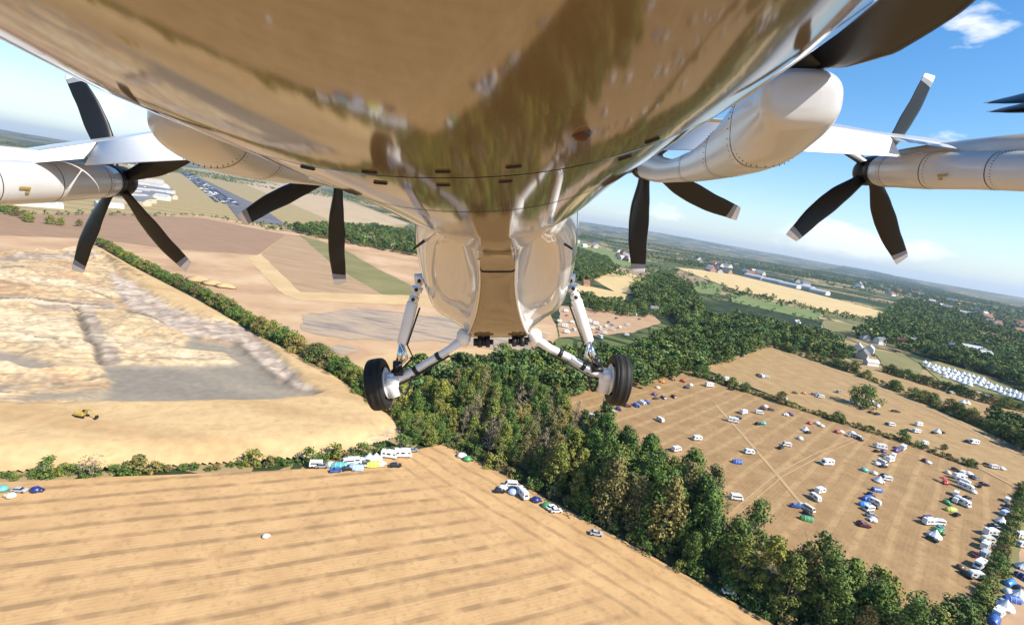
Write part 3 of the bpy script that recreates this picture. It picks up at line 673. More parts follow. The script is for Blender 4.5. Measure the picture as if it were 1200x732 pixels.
M_line = mat('panel_gap', [(.02, .018, .015), (.04, .035, .03)], 6, rough=.7)
M_mark = mat('placard_ink', [(.30, .2, .04), (.36, .24, .05)], 9, rough=.6)
M_lens = mat('lens_red', [(.05, .02, .015), (.08, .03, .02)], 9, rough=.15)

def apart(name, me, parent=plane, off=True, label=None):
    o = link(name, me, parent)
    if off: o.location = -AO if parent is plane else (0, 0, 0)
    if label: o['label'] = label
    return o

# tail boom: cone from behind the camera to the cabin
# section: superellipse bottom; each station is solved so that its flanks and keel line follow the photographed outline
SE = 2.25
def keel_z(y): return .130-.155*min(y, 1.3)-.102*max(0, y-1.3)
_rcache = {}
def boom_params(y):
    k = round(y, 5)
    if k in _rcache: return _rcache[k]
    W_ = .58+.022*y; zb_ = keel_z(y)
    t = np.linspace(-PI/2, PI/2, 181); sx_ = np.sign(np.sin(t))*np.abs(np.sin(t))**(2/SE); cz_ = np.abs(np.cos(t))**(2/SE)
    def res(p):
        cx_, rz_ = p; x = cx_+W_*sx_; z = zb_+rz_-rz_*cz_
        h_ = z+.1*y; xx = x-.0167*y
        return np.array([np.min(h_+.4375*xx), np.min(h_-.69*xx)])
    p = np.array([-.05, .5])
    for _ in range(40):
        r_ = res(p); J = np.stack([(res(p+d_)-r_)/1e-4 for d_ in (np.array([1e-4, 0]), np.array([0, 1e-4]))], 1)
        p = p-np.clip(np.linalg.solve(J+1e-9*np.eye(2), r_), -.1, .1)*.7
        p[1] = max(p[1], .05)
    _rcache[k] = (p[0], W_, zb_, p[1]); return _rcache[k]
_ka = np.linspace(.40, 3.4, 31); _kp = np.array([boom_params(y) for y in _ka])
for _c in (0, 3): _kp[:, _c] = np.polyval(np.polyfit(_ka, _kp[:, _c], 6), _ka)
print('boom', _kp[::9].round(3).tolist())
def bp(y):
    yc = min(max(y, .40), 3.4); v = [float(np.interp(yc, _ka, _kp[:, k])) for k in range(4)]
    if y < .40:
        v[1] = v[1]+.05*(y-.4); v[2] = keel_z(y); v[0] = v[0]+(y-.4)*.03; v[3] = max(v[3]+.02*(y-.4), .2)
    elif y > 3.4: v[2] = keel_z(y)
    return v
NB = 128
def boom_pt(y, ang, dr=0.0):
    cx_, W_, zb_, rz_ = bp(y); sn, cs = math.sin(ang), math.cos(ang)
    x = (W_+dr)*math.copysign(abs(sn)**(2/SE), sn); c_ = math.copysign(abs(cs)**(2/SE), cs)
    z = zb_+rz_-(rz_+dr)*c_ if cs >= 0 else zb_+rz_-.62*c_
    return np.array([cx_+x, y, z])
def boom_ring(y, dr=0.0): return [tuple(boom_pt(y, 2*PI*j/NB, dr)) for j in range(NB)]
YS = .61
apart('tail_boom', MB().loft([boom_ring(y) for y in np.linspace(-3.4, YS-.003, 70)], cap=False).me(M_belly, True))
apart('aft_fuselage', MB().loft([boom_ring(y) for y in np.linspace(YS+.001, 4.0, 54)], cap=False).me(M_belly, True))
apart('seam', MB().loft([boom_ring(YS-.010, -.003), boom_ring(YS+.007, -.003)], cap=False).me(M_line, True))
# little drain slots and bumps near the seam
for y_ in (.86, 1.45):
    apart('panel_joint', MB().loft([boom_ring(y_, .0006), boom_ring(y_+.004, .0006)], cap=False).me(M_line, True))
def at_boom(px, y): return min(np.linspace(-1.5, 1.5, 900), key=lambda a_: abs((lambda q: q[0]/q[1]*FPX+580)(boom_pt(y, a_))-px))
for px, y in ((523, .575), (523, .645), (601, .565), (592, .635), (440, .59), (452, .65), (728, .63), (757, .575), (372, .62)):
    a_ = at_boom(px, y); q = boom_pt(y, a_, .001); q2 = boom_pt(y, a_+.01, .001); t = q2-q; t = t/np.linalg.norm(t)*.0075
    b = MB(); b.tube([q-t*1.2, q-t*.9, q+t*.9, q+t*1.2], [.0004, .0017, .0017, .0004], 8); apart('drain_slot', b.me(M_dark, True))
q = boom_pt(.48, at_boom(677, .48)); b = MB(); b.tube([q+np.array([0, 0, .006]), q+np.array([0, 0, -.001]), q+np.array([0, 0, -.005]), q+np.array([0, 0, -.007])], [.0095, .009, .006, .001], 14); apart('sensor_dome', b.me(M_lens, True))
# cabin: lofted half profiles, mirrored
CX = .015
def cab_ring(y, zb, wb, ws, zs, ztop=.75):
    half = [(0, zb), (wb*.5, zb), (wb*.86, zb+.003), (wb, zb+.02), (wb+.025, zb+.075), (wb+.05+(ws-wb)*.24, zb+.13+(zs-zb)*.04), (wb+(ws-wb)*.74, zb+(zs-zb)*.30), (wb+(ws-wb)*.95, zb+(zs-zb)*.60), (ws, zs), (ws*.985, zs+(ztop-zs)*.35), (ws*.8, zs+(ztop-zs)*.75), (ws*.35, ztop)]
    # refine by Catmull-Rom
    H_ = [np.array(p) for p in half]; o = []
    for i in range(len(H_)-1):
        p0 = H_[max(i-1, 0)] if i else np.array([-H_[1][0], H_[1][1]]); p1, p2 = H_[i], H_[i+1]; p3 = H_[min(i+2, len(H_)-1)]
        for t in (0, .25, .5, .75):
            o.append(.5*((2*p1)+(-p0+p2)*t+(2*p0-5*p1+4*p2-p3)*t*t+(-p0+3*p1-3*p2+p3)*t**3))
    o.append(H_[-1])
    right = [(CX+p[0], y, p[1]) for p in o]; left = [(CX-p[0], y, p[1]) for p in o[1:]][::-1]
    return right+left
ST = [(2.9, -.22, .10, .34, .10), (3.15, -.27, .115, .44, .06), (3.35, -.40, .115, .515, .0), (3.55, -.56, .12, .56, -.08), (3.8, -.77, .155, .60, -.13), (4.05, -.96, .21, .625, -.17), (4.25, -1.07, .255, .64, -.19), (4.45, -1.115, .28, .65, -.2), (4.8, -1.13, .29, .655, -.2), (6, -1.13, .30, .66, -.2), (7.5, -1.10, .27, .6, -.2), (8.6, -.95, .2, .45, -.2), (9.3, -.6, .1, .22, -.2)]
Yst = [s[0] for s in ST]
def interp(y):
    return [float(np.interp(y, Yst, [s[k] for s in ST])) for k in range(1, 5)]
def smooth_st(y, d=.10):
    return np.mean([interp(y+o) for o in np.linspace(-d, d, 7)], 0)
yy = list(np.linspace(2.95, 4.9, 44))+[5.5, 6.2, 7, 7.6, 8.2, 8.7, 9.2]
rings = [cab_ring(y, *smooth_st(y)) for y in yy]
nr = len(rings[0]); b = MB().loft(rings)
half_n = (nr+1)//2
# the flat keel strip keeps the belly finish, the flanks are white
idx = []
for i in range(len(rings)-1):
    for j in range(nr):
        k = j if j < half_n else nr-1-j
        idx.append(0 if k < 12 else 1)
idx += [1, 1]; b.i = idx
apart('cabin', b.me([M_belly, M_cabin], True))
# keel seam and corner rails
def cab_pt(y, k, side):
    r_ = cab_ring(y, *smooth_st(y)); return np.array(r_[k] if side > 0 else r_[(nr-k) % nr])
for s in (1, -1):
    pts = [cab_pt(y, 13, s)+np.array([0, -.006, -.004]) for y in np.linspace(3.25, 4.35, 22)]
    b = MB(); b.tube(pts, [.011]*22, 8); apart('keel_rail', b.me(M_chrome if s < 0 else M_gearw, True))
b = MB(); b.tube([cab_pt(3.34, k, -1)+np.array([0, -.003, -.002]) for k in (11, 8, 4)]+[cab_pt(3.34, k, 1)+np.array([0, -.003, -.002]) for k in (0, 4, 8, 11)], .006, 6); apart('keel_seam', b.me(M_line, True))
# blade antennas on the flanks
for a, c, y in (((511, 272), (484, 292), 3.35), ((634, 268), (671, 292), 3.3)):
    b = MB(); p, q = P(*a, y), P(*c, y-.02); mid = p+(q-p)*.45
    b.tube([p, mid, q], [.014, .011, .007], 8); b.tube([p, p+(q-p)*.06], [.022, .02], 8)
    apart('rod_antenna', b.me(M_dark, True))

# undercarriage
YG = 4.28
def P3(x, y, d=YG): return P(x, y, d)
for s in (-1, 1):
    if s < 0:
        top, mid, low, hub, piv, wheel, foot = (493, 326), (484, 353), (471, 403), (461, 440), (541, 398), (444, 450), (466, 432)
        pts = [(543, 397), (527, 409), (500, 425), (483, 436), (462, 445)]
    else:
        top, mid, low, hub, piv, wheel, foot = (667, 326), (675, 350), (690, 401), (706, 437), (627, 397), (724, 445), (699, 428)
        pts = [(627, 397), (645, 408), (668, 419), (688, 432), (707, 439)]
    arm = MB(); arm.tube([P3(*q) for q in pts], [.042, .034, .032, .034, .046], 14)
    arm.tube([P3(*pts[0])+np.array([0, -.05, .06]), P3(*pts[0])+np.array([0, .02, 0]), P3(*pts[0])+np.array([0, .06, -.05])], [.05, .065, .045], 12)
    o = apart('gear_arm', arm.me(M_gearw, True))
    for t, rr_ in ((1.5, .037), (2.75, .039)):
        i_ = int(t); f_ = t-i_; p = np.array(P3(*pts[i_]))*(1-f_)+np.array(P3(*pts[i_+1]))*f_; d_ = P3(*pts[i_+1])-P3(*pts[i_]); d_ /= np.linalg.norm(d_)
        b = MB(); b.tube([p-d_*.018, p+d_*.018], rr_, 12); apart('arm_clamp', b.me(M_dark, True), o)
    b = MB(); b.tube([P3(*q)+np.array([0, -.03, -.048]) for q in pts[1:]], .011, 6); apart('brake_hose', b.me(M_dark, True), o)
    pin = MB(); pc = P3(*((567, 400) if s < 0 else (607, 399)))
    for dx_, r_ in ((-.07, .034), (-.035, .046), (.0, .036), (.035, .046), (.065, .022)):
        pin.tube([pc+np.array([dx_*s*-1-.018, -.02, 0]), pc+np.array([dx_*s*-1+.018, -.02, 0])], r_, 12)
    pin.tube([pc+np.array([0, -.02, .03]), pc+np.array([.03*s, .02, .13])], .02, 8)
    apart('pivot_pin', pin.me(M_dark, True))
    ow = P3(*foot)
    st_ = MB(); st_.tube([P3(*mid), P3(*mid)+(P3(*low)-P3(*mid))*.04, P3(*low)-(P3(*low)-P3(*mid))*.04, P3(*low)], [.038, .048, .048, .038], 18)
    o = apart('shock_strut', st_.me(M_gearw, True))
    b = MB(); b.tube([P3(*low), ow], .027, 12); apart('piston', b.me(M_chrome, True), o)
    b = MB(); b.tube([ow+np.array([0, 0, .07]), ow+np.array([0, 0, -.01])], [.038, .042], 12); b.tube([ow+np.array([-.05, -.02, -.03]), ow+np.array([.05, -.02, -.03])], .028, 10); apart('piston_fork', b.me(M_dark, True), o)
    b = MB(); t_, m_ = P3(*top), P3(*mid); ax = (m_-t_)
    for f0, f1, r_ in ((-.12, .12, .052), (.18, .3, .03), (.36, .56, .048), (.6, .74, .03), (.78, .98, .042)):
        b.tube([t_+ax*f0, t_+ax*f1], r_, 12)
    b.tube([t_+np.array([-.12*s, .05, 0]), t_+np.array([.05*s, 0, 0])], .04, 10)
    apart('strut_head', b.me(M_gearw, True), o)
    b = MB()
    for f0, dx_ in ((.08, 0), (.46, .0), (.88, .0)): p = t_+ax*f0+np.array([dx_, -.03, 0]); b.tube([p, p+np.array([0, -.025, 0])], .016, 8)
    apart('strut_bolt', b.me(M_dark, True), o)
    b = MB(); q0 = P3(*low)+np.array([s*-.05, -.03, 0]); q3 = P3(*hub)+np.array([-s*.06, -.06, .05])
    b.tube([P3(*mid)+np.array([-s*.058, -.02, -.05]), q0, q0+np.array([-s*.05, -.03, -.10]), q3], .008, 6); apart('hydraulic_hose', b.me(M_dark, True), o)
    b = MB(); k0 = P3(*pts[3])+np.array([0, -.02, -.03]); k1 = P3(*hub)+np.array([-s*.04, -.03, -.06])
    b.tube([k0+(k1-k0)*t_+np.array([0, 0, -.13*math.sin(PI*t_)]) for t_ in np.linspace(0, 1, 9)], .010, 6); apart('brake_line', b.me(M_dark, True))
    b = MB(); l0, l1 = P3(*low), ow; d_ = np.array([-s*.07, -.05, 0]); mm_ = (l0+l1)/2+d_
    b.tube([l0+np.array([0, -.03, .02]), mm_, l1+np.array([0, -.03, .02])], [.018, .014, .018], 8); apart('torque_link', b.me(M_chrome, True), o)
    # wheel
    wc = P3(*wheel); tilt = (-.15 if s < 0 else .13)
    e = empty('wheel', (0, 0, 0)); e.parent = plane; e.location = Vector(wc-AO); e.rotation_euler = (0, tilt, 0)
    prof = [(-.052, .135), (-.070, .165), (-.076, .19), (-.066, .212), (-.055, .222), (-.052, .2195), (-.046, .2195), (-.043, .224), (-.012, .2265), (-.010, .2240), (-.004, .2240), (0, .2265), (.004, .2240), (.010, .2240), (.012, .2265), (.043, .224), (.046, .2195), (.052, .2195), (.055, .222), (.066, .212), (.076, .19), (.070, .165), (.052, .135)]
    n = 40
    b = MB().loft([[(x_, r_*math.cos(2*PI*j/n), r_*math.sin(2*PI*j/n)) for j in range(n)] for x_, r_ in prof], cap=False)
    apart('tyre', b.me(M_tyre, True), e)
    b = MB()
    b.loft([[(x_, r_*math.cos(2*PI*j/n), r_*math.sin(2*PI*j/n)) for j in range(n)] for x_, r_ in ((-.075, .137), (-.06, .12), (-.03, .10), (.03, .10), (.06, .12), (.075, .137))])
    apart('rim', b.me(M_gearw, True), e)
    b = MB(); b.tube([(-s*.05, 0, 0), (-s*.12, 0, 0), (-s*.165, 0, .0), (-s*.18, 0, 0)], [.085, .08, .07, .04], 16); b.tube([(-s*.11, -.02, .09), (-s*.12, -.02, -.12)], [.05, .055], 10); b.tube([(-s*.15, -.05, .03), (-s*.09, -.10, .05)], .03, 8)
    apart('brake_hub', b.me(M_gearw, True), e)

# nacelles
def ring(c, rx, rz, n=40, e=2.0, ty=0.0):
    o = []
    for j in range(n):
        t = 2*PI*j/n; cx_, sx_ = math.cos(t), math.sin(t)
        o.append((c[0]+rx*math.copysign(abs(sx_)**(2/e), sx_), c[1], c[2]-rz*math.copysign(abs(cx_)**(2/e), cx_)))
    return o
def resample(st, n):
    s = np.linspace(0, len(st)-1, n); st = np.array(st, float); k = np.arange(len(st)); o = []
    for x in s:
        i = int(min(x, len(st)-2)); t = x-i
        p0, p1, p2, p3 = st[max(i-1, 0)], st[i], st[i+1], st[min(i+2, len(st)-1)]
        o.append(.5*((2*p1)+(-p0+p2)*t+(2*p0-5*p1+4*p2-p3)*t*t+(-p0+3*p1-3*p2+p3)*t**3))
    return o
def nacelle(st, seam=None, e=2.15):
    """st: (distance, px, py, radius px x, radius px z)"""
    R_ = resample(st, (len(st)-1)*7+1)
    rings = [ring(P(s[1], s[2], s[0]), S(s[3], s[0]), S(s[4], s[0]), e=e) for s in R_]
    o = apart('nacelle', MB().loft(rings).me(M_white, True))
    if seam is not None:
        for k in seam:
            s = R_[k]; b = MB(); rg = ring(P(s[1], s[2], s[0]), S(s[3], s[0])+.0015, S(s[4], s[0])+.0015, e=e); s2 = R_[k][0]-.012
            rg2 = [(q[0], q[1]-.010, q[2]) for q in rg]
            b.loft([rg, rg2], cap=False); apart('nacelle_seam', b.me(M_line, True), o)
            b = MB()
            for off in (.05, -.06):
                for j in range(0, 40):
                    q = Vector(rg[j]); c_ = Vector(P(s[1], s[2], s[0])); d_ = (q-c_); d_.y = 0; d_.normalize(); q = q+Vector((0, off, 0))
                    b.tube([q-d_*.02, q+d_*.0006], .0032, 5)
            apart('rivets', b.me(M_line), o)['kind'] = 'stuff'
    return o, R_
inner_r = [(7.05, 760, 194, 13, 15), (6.5, 774, 199, 13, 14), (6.0, 791, 200, 14, 13), (5.4, 812, 196, 18, 16), (5.0, 831, 190, 22, 20), (4.5, 860, 176, 30, 29), (4.1, 886, 158, 37, 40), (3.8, 909, 140, 43, 46), (3.5, 930, 125, 48, 40), (3.33, 938, 118, 48, 34), (3.27, 941, 116, 45, 30), (3.235, 942, 114, 37, 24), (3.22, 943, 113, 19, 12)]
nac, Rr = nacelle(inner_r, seam=[22, 34, 45], e=2.7)
inner_l = [(7.05, 398, 205, 13, 15), (6.0, 378, 204, 13, 13), (5.4, 358, 201, 16, 14), (5.0, 336, 196, 20, 17), (4.5, 308, 187, 26, 22), (4.1, 280, 176, 33, 28), (3.8, 256, 164, 38, 33), (3.5, 232, 151, 42, 34), (3.3, 217, 142, 40, 31), (3.2, 211, 138, 32, 24), (3.14, 209, 137, 16, 12)]
nacelle(inner_l, seam=[30, 44])
outer_r = [(7.05, 1031, 200, 15, 15), (6.9, 1038, 200, 19, 18), (6.6, 1052, 200, 20, 19), (6.0, 1088, 200, 21, 21), (5.3, 1162, 200, 22, 22), (4.6, 1258, 202, 24, 25), (4.0, 1360, 204, 28, 30), (3.6, 1444, 202, 30, 30), (3.4, 1490, 200, 12, 12)]
nac, _rr = nacelle(outer_r, seam=[3, 13, 22, 29])
outer_l = [(7.05, 128, 212, 15, 15), (6.9, 120, 212, 19, 18), (6.6, 106, 212, 20, 19), (6.0, 60, 213, 22, 22), (5.3, -10, 214, 24, 25), (4.6, -110, 216, 27, 27), (4.0, -220, 218, 30, 30), (3.6, -300, 216, 30, 30), (3.4, -350, 214, 12, 12)]
nacl, _rl = nacelle(outer_l, seam=[3, 13, 22, 29])
# placards on the outer nacelles
def placard(c, n, w_, h_):
    b = MB(); n = np.array(n)/np.linalg.norm(n); t = np.array([0, 1., 0]); v = np.cross(n, t)
    for dt, dv, ww, hh in ((0, 0, w_, h_), (w_*.25, h_*1.6, w_*.35, h_*.8)):
        q = np.array(c)+t*dt-v*dv*np.sign(v[2]); vs_ = [q+t*a_*ww/2+v*b_*hh/2+n*k for k in (0, .006) for a_, b_ in ((-1, -1), (1, -1), (1, 1), (-1, 1))]
        b.add(vs_, [(0, 1, 2, 3), (7, 6, 5, 4), (0, 4, 5, 1), (1, 5, 6, 2), (2, 6, 7, 3), (3, 7, 4, 0)])
    apart('placard', b.me(M_mark))
for R_, xx in ((_rr, 5.6), (_rl, 5.45)):
    s_ = min(R_, key=lambda q: abs(q[0]-xx)); c_ = P(s_[1], s_[2], s_[0]); sg = -1 if c_[0] > 0 else 1; n_ = np.array([sg*.97, 0, -.24])
    placard(c_+n_*(S(s_[3], s_[0])*1.0+.012), n_, .12, .024)
# propellers: five twisted blades each
def blade_me(Rb):
    b = MB(); n = 26; sec = []
    for i in range(n):
        t = i/(n-1); r_ = .10+(Rb-.10)*t
        ch = np.interp(t, [0, .12, .3, .5, .8, .97, 1], [.15, .17, .25, .28, .24, .195, .17])
        th_ = np.interp(t, [0, .15, .4, 1], [.11, .075, .04, .018])
        tw = math.radians(np.interp(t, [0, .2, .5, 1], [38, 30, 20, 10])); sw = np.interp(t, [0, .35, .7, 1], [0, .03, .02, -.035])
        pr = []
        for j in range(14):
            a = 2*PI*j/14; x_ = ch*.5*math.cos(a); y_ = th_*.5*math.sin(a)*(1+.45*math.cos(a))
            X_ = x_*math.cos(tw)-y_*math.sin(tw)+sw; Y_ = x_*math.sin(tw)+y_*math.cos(tw)
            zz = r_ + (0.05*(x_/ch+.5)*max(0, (t-.93)/.07) if t > .93 else 0)
            pr.append((X_, Y_, zz))
        sec.append(pr)
    b.loft(sec)
    idx = []
    for i in range(n-1):
        t = (i+.5)/(n-1); idx += [0 if t < .905 else (2 if t < .945 else 1)]*14
    b.i = idx+[0, 1]
    return b.me([M_blade, M_tip, M_tipg], True)
def hub_me():
    b = MB(); n = 28
    prof = [(-.20, .17), (-.17, .2), (-.09, .205), (-.075, .17), (-.03, .17), (-.02, .2), (.10, .2), (.18, .16), (.26, .10), (.32, .03)]
    b.loft([[(r_*math.sin(2*PI*j/n), y_, -r_*math.cos(2*PI*j/n)) for j in range(n)] for y_, r_ in prof])
    for k in range(10):
        a = 2*PI*k/10; b.tube([(.17*math.sin(a), -.16, .17*math.cos(a)), (.17*math.sin(a), -.215, .17*math.cos(a))], .014, 6)
    return b.me(M_dark, True)
BM, BML, HM = blade_me(1.38), blade_me(1.49), hub_me()
def prop(px, py, y, angs, bm, sub=0.0):
    e = empty('propeller', (0, 0, 0)); e.parent = plane; e.location = Vector(P(px, py, y)-AO)
    link('hub', HM, e)
    for a in angs:
        o = link('blade', bm, e); o.rotation_euler = (0, math.radians(a), 0)
    return e
prop(1022, 200, 7.25, [28, 90, 155, 230, 304], BM)
prop(137, 212, 7.25, [-14, 68, 147, 212, 283], BM)
prop(757, 192, 7.25, [182.5, 118, 43, 327, 254], BML)
prop(398, 203, 7.25, [185, 247, 318, 35, 107], BML)

# rear lift rotors, two stacked blades parked fore and aft
def rblade_me(Rb, sgn):
    b = MB(); n = 22; sec = []
    for i in range(n):
        t = i/(n-1); r_ = .08+(Rb-.08)*t
        ch = np.interp(t, [0, .12, .4, .75, 1], [.16, .30, .40, .33, .20]); th_ = np.interp(t, [0, .2, 1], [.08, .05, .016])
        tw = math.radians(np.interp(t, [0, .25, .6, 1], [40, 38, 30, 14]))*sgn
        pr = []
        for j in range(14):
            a = 2*PI*j/14; x_ = ch*.5*math.cos(a); z_ = th_*.5*math.sin(a)*(1+.4*math.cos(a))
            pr.append((x_*math.cos(tw)-z_*math.sin(tw), -r_, x_*math.sin(tw)+z_*math.cos(tw)+.03*t*t))
        sec.append(pr)
    b.loft(sec); idx = []
    for i in range(n-1):
        t = (i+.5)/(n-1); idx += [0 if t < .93 else (2 if t < .955 else 1)]*14
    b.i = idx+[0, 1]
    return b.me([M_blade, M_tip, M_tipg], True)
RB = [rblade_me(1.2, -1), rblade_me(1.2, -1)]
b = MB(); b.tube([(0, 0, -.22), (0, 0, -.06), (0, 0, -.05), (0, 0, .14), (0, 0, .19)], [.09, .085, .14, .13, .03], 20); RH = b.me(M_dark, True)
def rotor(c, rolls, yaw=0):
    e = empty('lift_rotor', (0, 0, 0)); e.parent = plane; e.location = Vector(np.array(c)-AO); e.rotation_euler = (0, rolls, yaw)
    link('hub', RH, e)
    for k, dz_ in ((0, 0), (0, .085)):
        for half in (0, 1):
            o = link('blade', RB[half if k == 0 else half], e); o.location = (0, 0, dz_); o.rotation_euler = (0, 0, PI*half+(.05 if dz_ else 0))
rotor(P(945, 82, 3.42)+np.array([.0, 0, .05]), -.06)
rotor(P(211, 120, 3.42)+np.array([.0, 0, .0]), .05)
rotor((5.28, 4.34, 1.00), 0)
rotor((-5.28, 4.25, .80), 0)

# wing: outboard and inboard panels with flaps
def foil(le, te, th_, n=18):
    """closed section between leading and trailing edge points"""
    le = np.array(le); te = np.array(te); d = te-le; o = []
    for j in range(n):
        a = 2*PI*j/n; u_ = .5-.5*math.cos(a); q = math.sqrt(max(u_, 0))*1.48*th_*(1-u_)**.75
        o.append(le+d*u_+np.array([0, 0, q if a < PI else -q*.65]))
    return o
def panel(name, secs, par=plane, th_=.11, m=M_white):
    b = MB().loft([foil(l, t, tt) for l, t, tt in secs]); return apart(name, b.me(m, True), par)
# right side
panel('wing', [((.2, 7.0, 1.02), (.2, 6.05, 1.04), .10), ((2.0, 7.0, .98), P(790, 136, 6.05), .10), (P(980, 151, 7.0)+np.array([0, 0, .0]), P(980, 150, 6.05), .09), (P(1010, 158, 6.95), P(1042, 160, 6.05), .085), (P(1080, 165, 6.9), P(1115, 170, 6.05), .08), (P(1150, 182, 6.8), P(1200, 183, 6.0), .07), (P(1260, 192, 6.8), P(1330, 200, 6.05), .04)])
panel('flap', [(P(800, 142, 6.08), P(760, 176, 5.80), .03), (P(980, 149, 6.05), P(925, 177, 5.75), .03), (P(1042, 160, 6.02), P(1056, 184, 5.75), .028)], m=M_flap)
panel('aileron', [(P(1046, 161, 6.02), P(1064, 167, 5.7), .025), (P(1115, 171, 6.02), P(1172, 181, 5.65), .025), (P(1200, 184, 5.98), P(1290, 196, 5.65), .02)], m=M_flap)
# left side
panel('wing', [((-.2, 7.0, .98), (-.2, 6.05, 1.0), .10), ((-2.0, 7.0, .86), P(370, 150, 6.05), .10), (P(190, 160, 7.0), P(176, 157, 6.05), .09), (P(140, 166, 6.95), P(117, 166, 6.05), .085), (P(75, 173, 6.9), P(50, 175, 6.05), .08), (P(0, 186, 6.8), P(-40, 186, 6.0), .07), (P(-80, 196, 6.8), P(-170, 204, 6.05), .04)])
panel('flap', [(P(370, 150, 6.05), P(390, 190, 5.80), .03), (P(176, 156, 6.05), P(232, 187, 5.75), .03), (P(117, 166, 6.02), P(99, 194, 5.75), .028)], m=M_flap)
panel('aileron', [(P(113, 167, 6.02), P(98, 186, 5.7), .025), (P(50, 176, 6.02), P(-20, 196, 5.65), .025), (P(-40, 187, 5.98), P(-140, 208, 5.65), .02)], m=M_flap)
# pylons joining the outer nacelles to the wing
for s, px0, py0, py1 in ((1, 1080, 172, 196), (-1, 70, 180, 208)):
    b = MB(); rgs = []
    for y_, hw in ((6.9, .03), (6.6, .13), (6.2, .19), (5.8, .2), (5.4, .15), (5.0, .04)):
        X_ = (5.28 if s > 0 else -5.15); zt = P(px0, py0, 6.0)[2]+.05-(6.2-y_)*.02*(1 if y_ < 6 else 0); zb_ = P(px0, py1, 6.0)[2]
        rgs.append([(X_-hw, y_, zb_), (X_+hw, y_, zb_), (X_+hw*1.0, y_, zb_+(zt-zb_)*.7), (X_+hw*.6, y_, zt), (X_-hw*.6, y_, zt), (X_-hw, y_, zb_+(zt-zb_)*.7)])
    b.loft(rgs); apart('pylon', b.me(M_white, True))

# ------------------------------------------------------------------ camp: vehicles and tents
PAINT = {'white': (.74, .74, .72), 'cream': (.66, .60, .46), 'grey': (.26, .27, .29), 'silver': (.45, .46, .48), 'black': (.018, .018, .02), 'dark blue': (.02, .03, .09), 'blue': (.045, .12, .42), 'bright blue': (.05, .25, .62),
         'pale blue': (.38, .50, .68), 'teal': (.12, .42, .40), 'green': (.07, .30, .10), 'lime': (.50, .58, .07), 'red': (.42, .035, .03), 'maroon': (.14, .02, .03), 'purple': (.10, .05, .16), 'orange': (.60, .22, .04), 'brown': (.13, .075, .04), 'yellow': (.62, .40, .03), 'navy': (.02, .035, .16)}
_pm = {}
def paint(c):
    if c not in _pm:
        a = PAINT[c]; _pm[c] = mat(c.replace(' ', '_')+'_finish', [tuple(x*.88 for x in a), a], .8, rough=.35, spec=.5, detail=3)
    return _pm[c]
M_glass = mat('window_glass', [(.015, .018, .022), (.03, .035, .04)], 2, rough=.08, spec=.6)
M_tyrec = mat('car_tyre', [(.012, .012, .012), (.02, .02, .02)], 9, rough=.8)
M_trim = mat('light_trim', [(.55, .55, .55), (.62, .62, .62)], 9, rough=.4)
def wheels(b, xs, w_, r_=.33):
    for x in xs:
        for s in (-1, 1): b.tube([(x, s*w_-.1, r_), (x, s*w_+.1, r_)], r_, 8, 2)
def prof_solid(b, prof, w0, w1, k):
    """side profile (x,z) extruded across y, narrower where z is high"""
    zm = max(p[1] for p in prof); z0 = min(p[1] for p in prof)
    def wd(z): return w0+(w1-w0)*((z-z0)/(zm-z0))**2
    n = len(prof); v = [(x, -wd(z), z) for x, z in prof]+[(x, wd(z), z) for x, z in prof]
    f = [tuple(range(n))[::-1], tuple(range(n, 2*n))]+[(i, (i+1) % n, n+(i+1) % n, n+i) for i in range(n)]
    b.add(v, [q[::-1] for q in f], k)
def car_me(c):
    b = MB(); prof_solid(b, [(-2.1, .3), (2.1, .3), (2.15, .65), (2.0, .85), (1.0, .95), (-1.9, 1.0), (-2.15, .8)], .88, .84, 0)
    prof_solid(b, [(-1.85, .96), (1.05, .93), (.45, 1.38), (-1.3, 1.40)], .82, .64, 1)
    b.box(-1.25, .42, -.62, .62, 1.385, 1.45, 0, .08, .06); wheels(b, (-1.3, 1.3), .78)
    return b.me([paint(c), M_glass, M_tyrec])
def van_me(c):
    b = MB(); prof_solid(b, [(-2.5, .35), (2.5, .35), (2.55, .8), (2.3, 1.1), (1.75, 1.95), (1.55, 2.15), (-2.4, 2.2), (-2.5, 2.0)], .98, .88, 0)
    b.add([(2.33, -.8, 1.12), (2.33, .8, 1.12), (1.83, .72, 1.9), (1.83, -.72, 1.9)], [(0, 1, 2, 3)], 1)
    for s in (-1, 1): b.box(-2.1, 1.6, s*.95-.015, s*.95+.015, 1.25, 1.75, 1)
    b.box(-1.2, .2, -.5, .5, 2.19, 2.3, 3, .1, .1); wheels(b, (-1.5, 1.55), .88)
    return b.me([paint(c), M_glass, M_tyrec, M_trim])
def motorhome_me(c):
    b = MB(); prof_solid(b, [(-3.3, .4), (3.0, .4), (3.1, .9), (2.8, 1.2), (2.25, 1.9), (2.6, 2.2), (2.4, 2.75), (1.6, 2.95), (-3.2, 2.9), (-3.35, 2.6)], 1.12, 1.06, 0)
    b.add([(2.78, -.85, 1.25), (2.78, .85, 1.25), (2.3, .8, 1.88), (2.3, -.8, 1.88)], [(0, 1, 2, 3)], 1)
    for s in (-1, 1):
        for x0_, x1_ in ((-2.7, -1.7), (-1.0, .4), (1.6, 2.2)): b.box(x0_, x1_, s*1.10-.02, s*1.10+.02, 1.5, 2.1, 1)
    for x in (-2.2, -.6, 1.0): b.box(x-.3, x+.3, -.3, .3, 2.88, 3.03, 3, .06, .06)
    b.box(-1.8, -.9, .5, .95, 2.88, 2.97, 1, .02, .02); wheels(b, (-1.7, 2.1), 1.0, .36)
    return b.me([paint(c), M_glass, M_tyrec, M_trim])
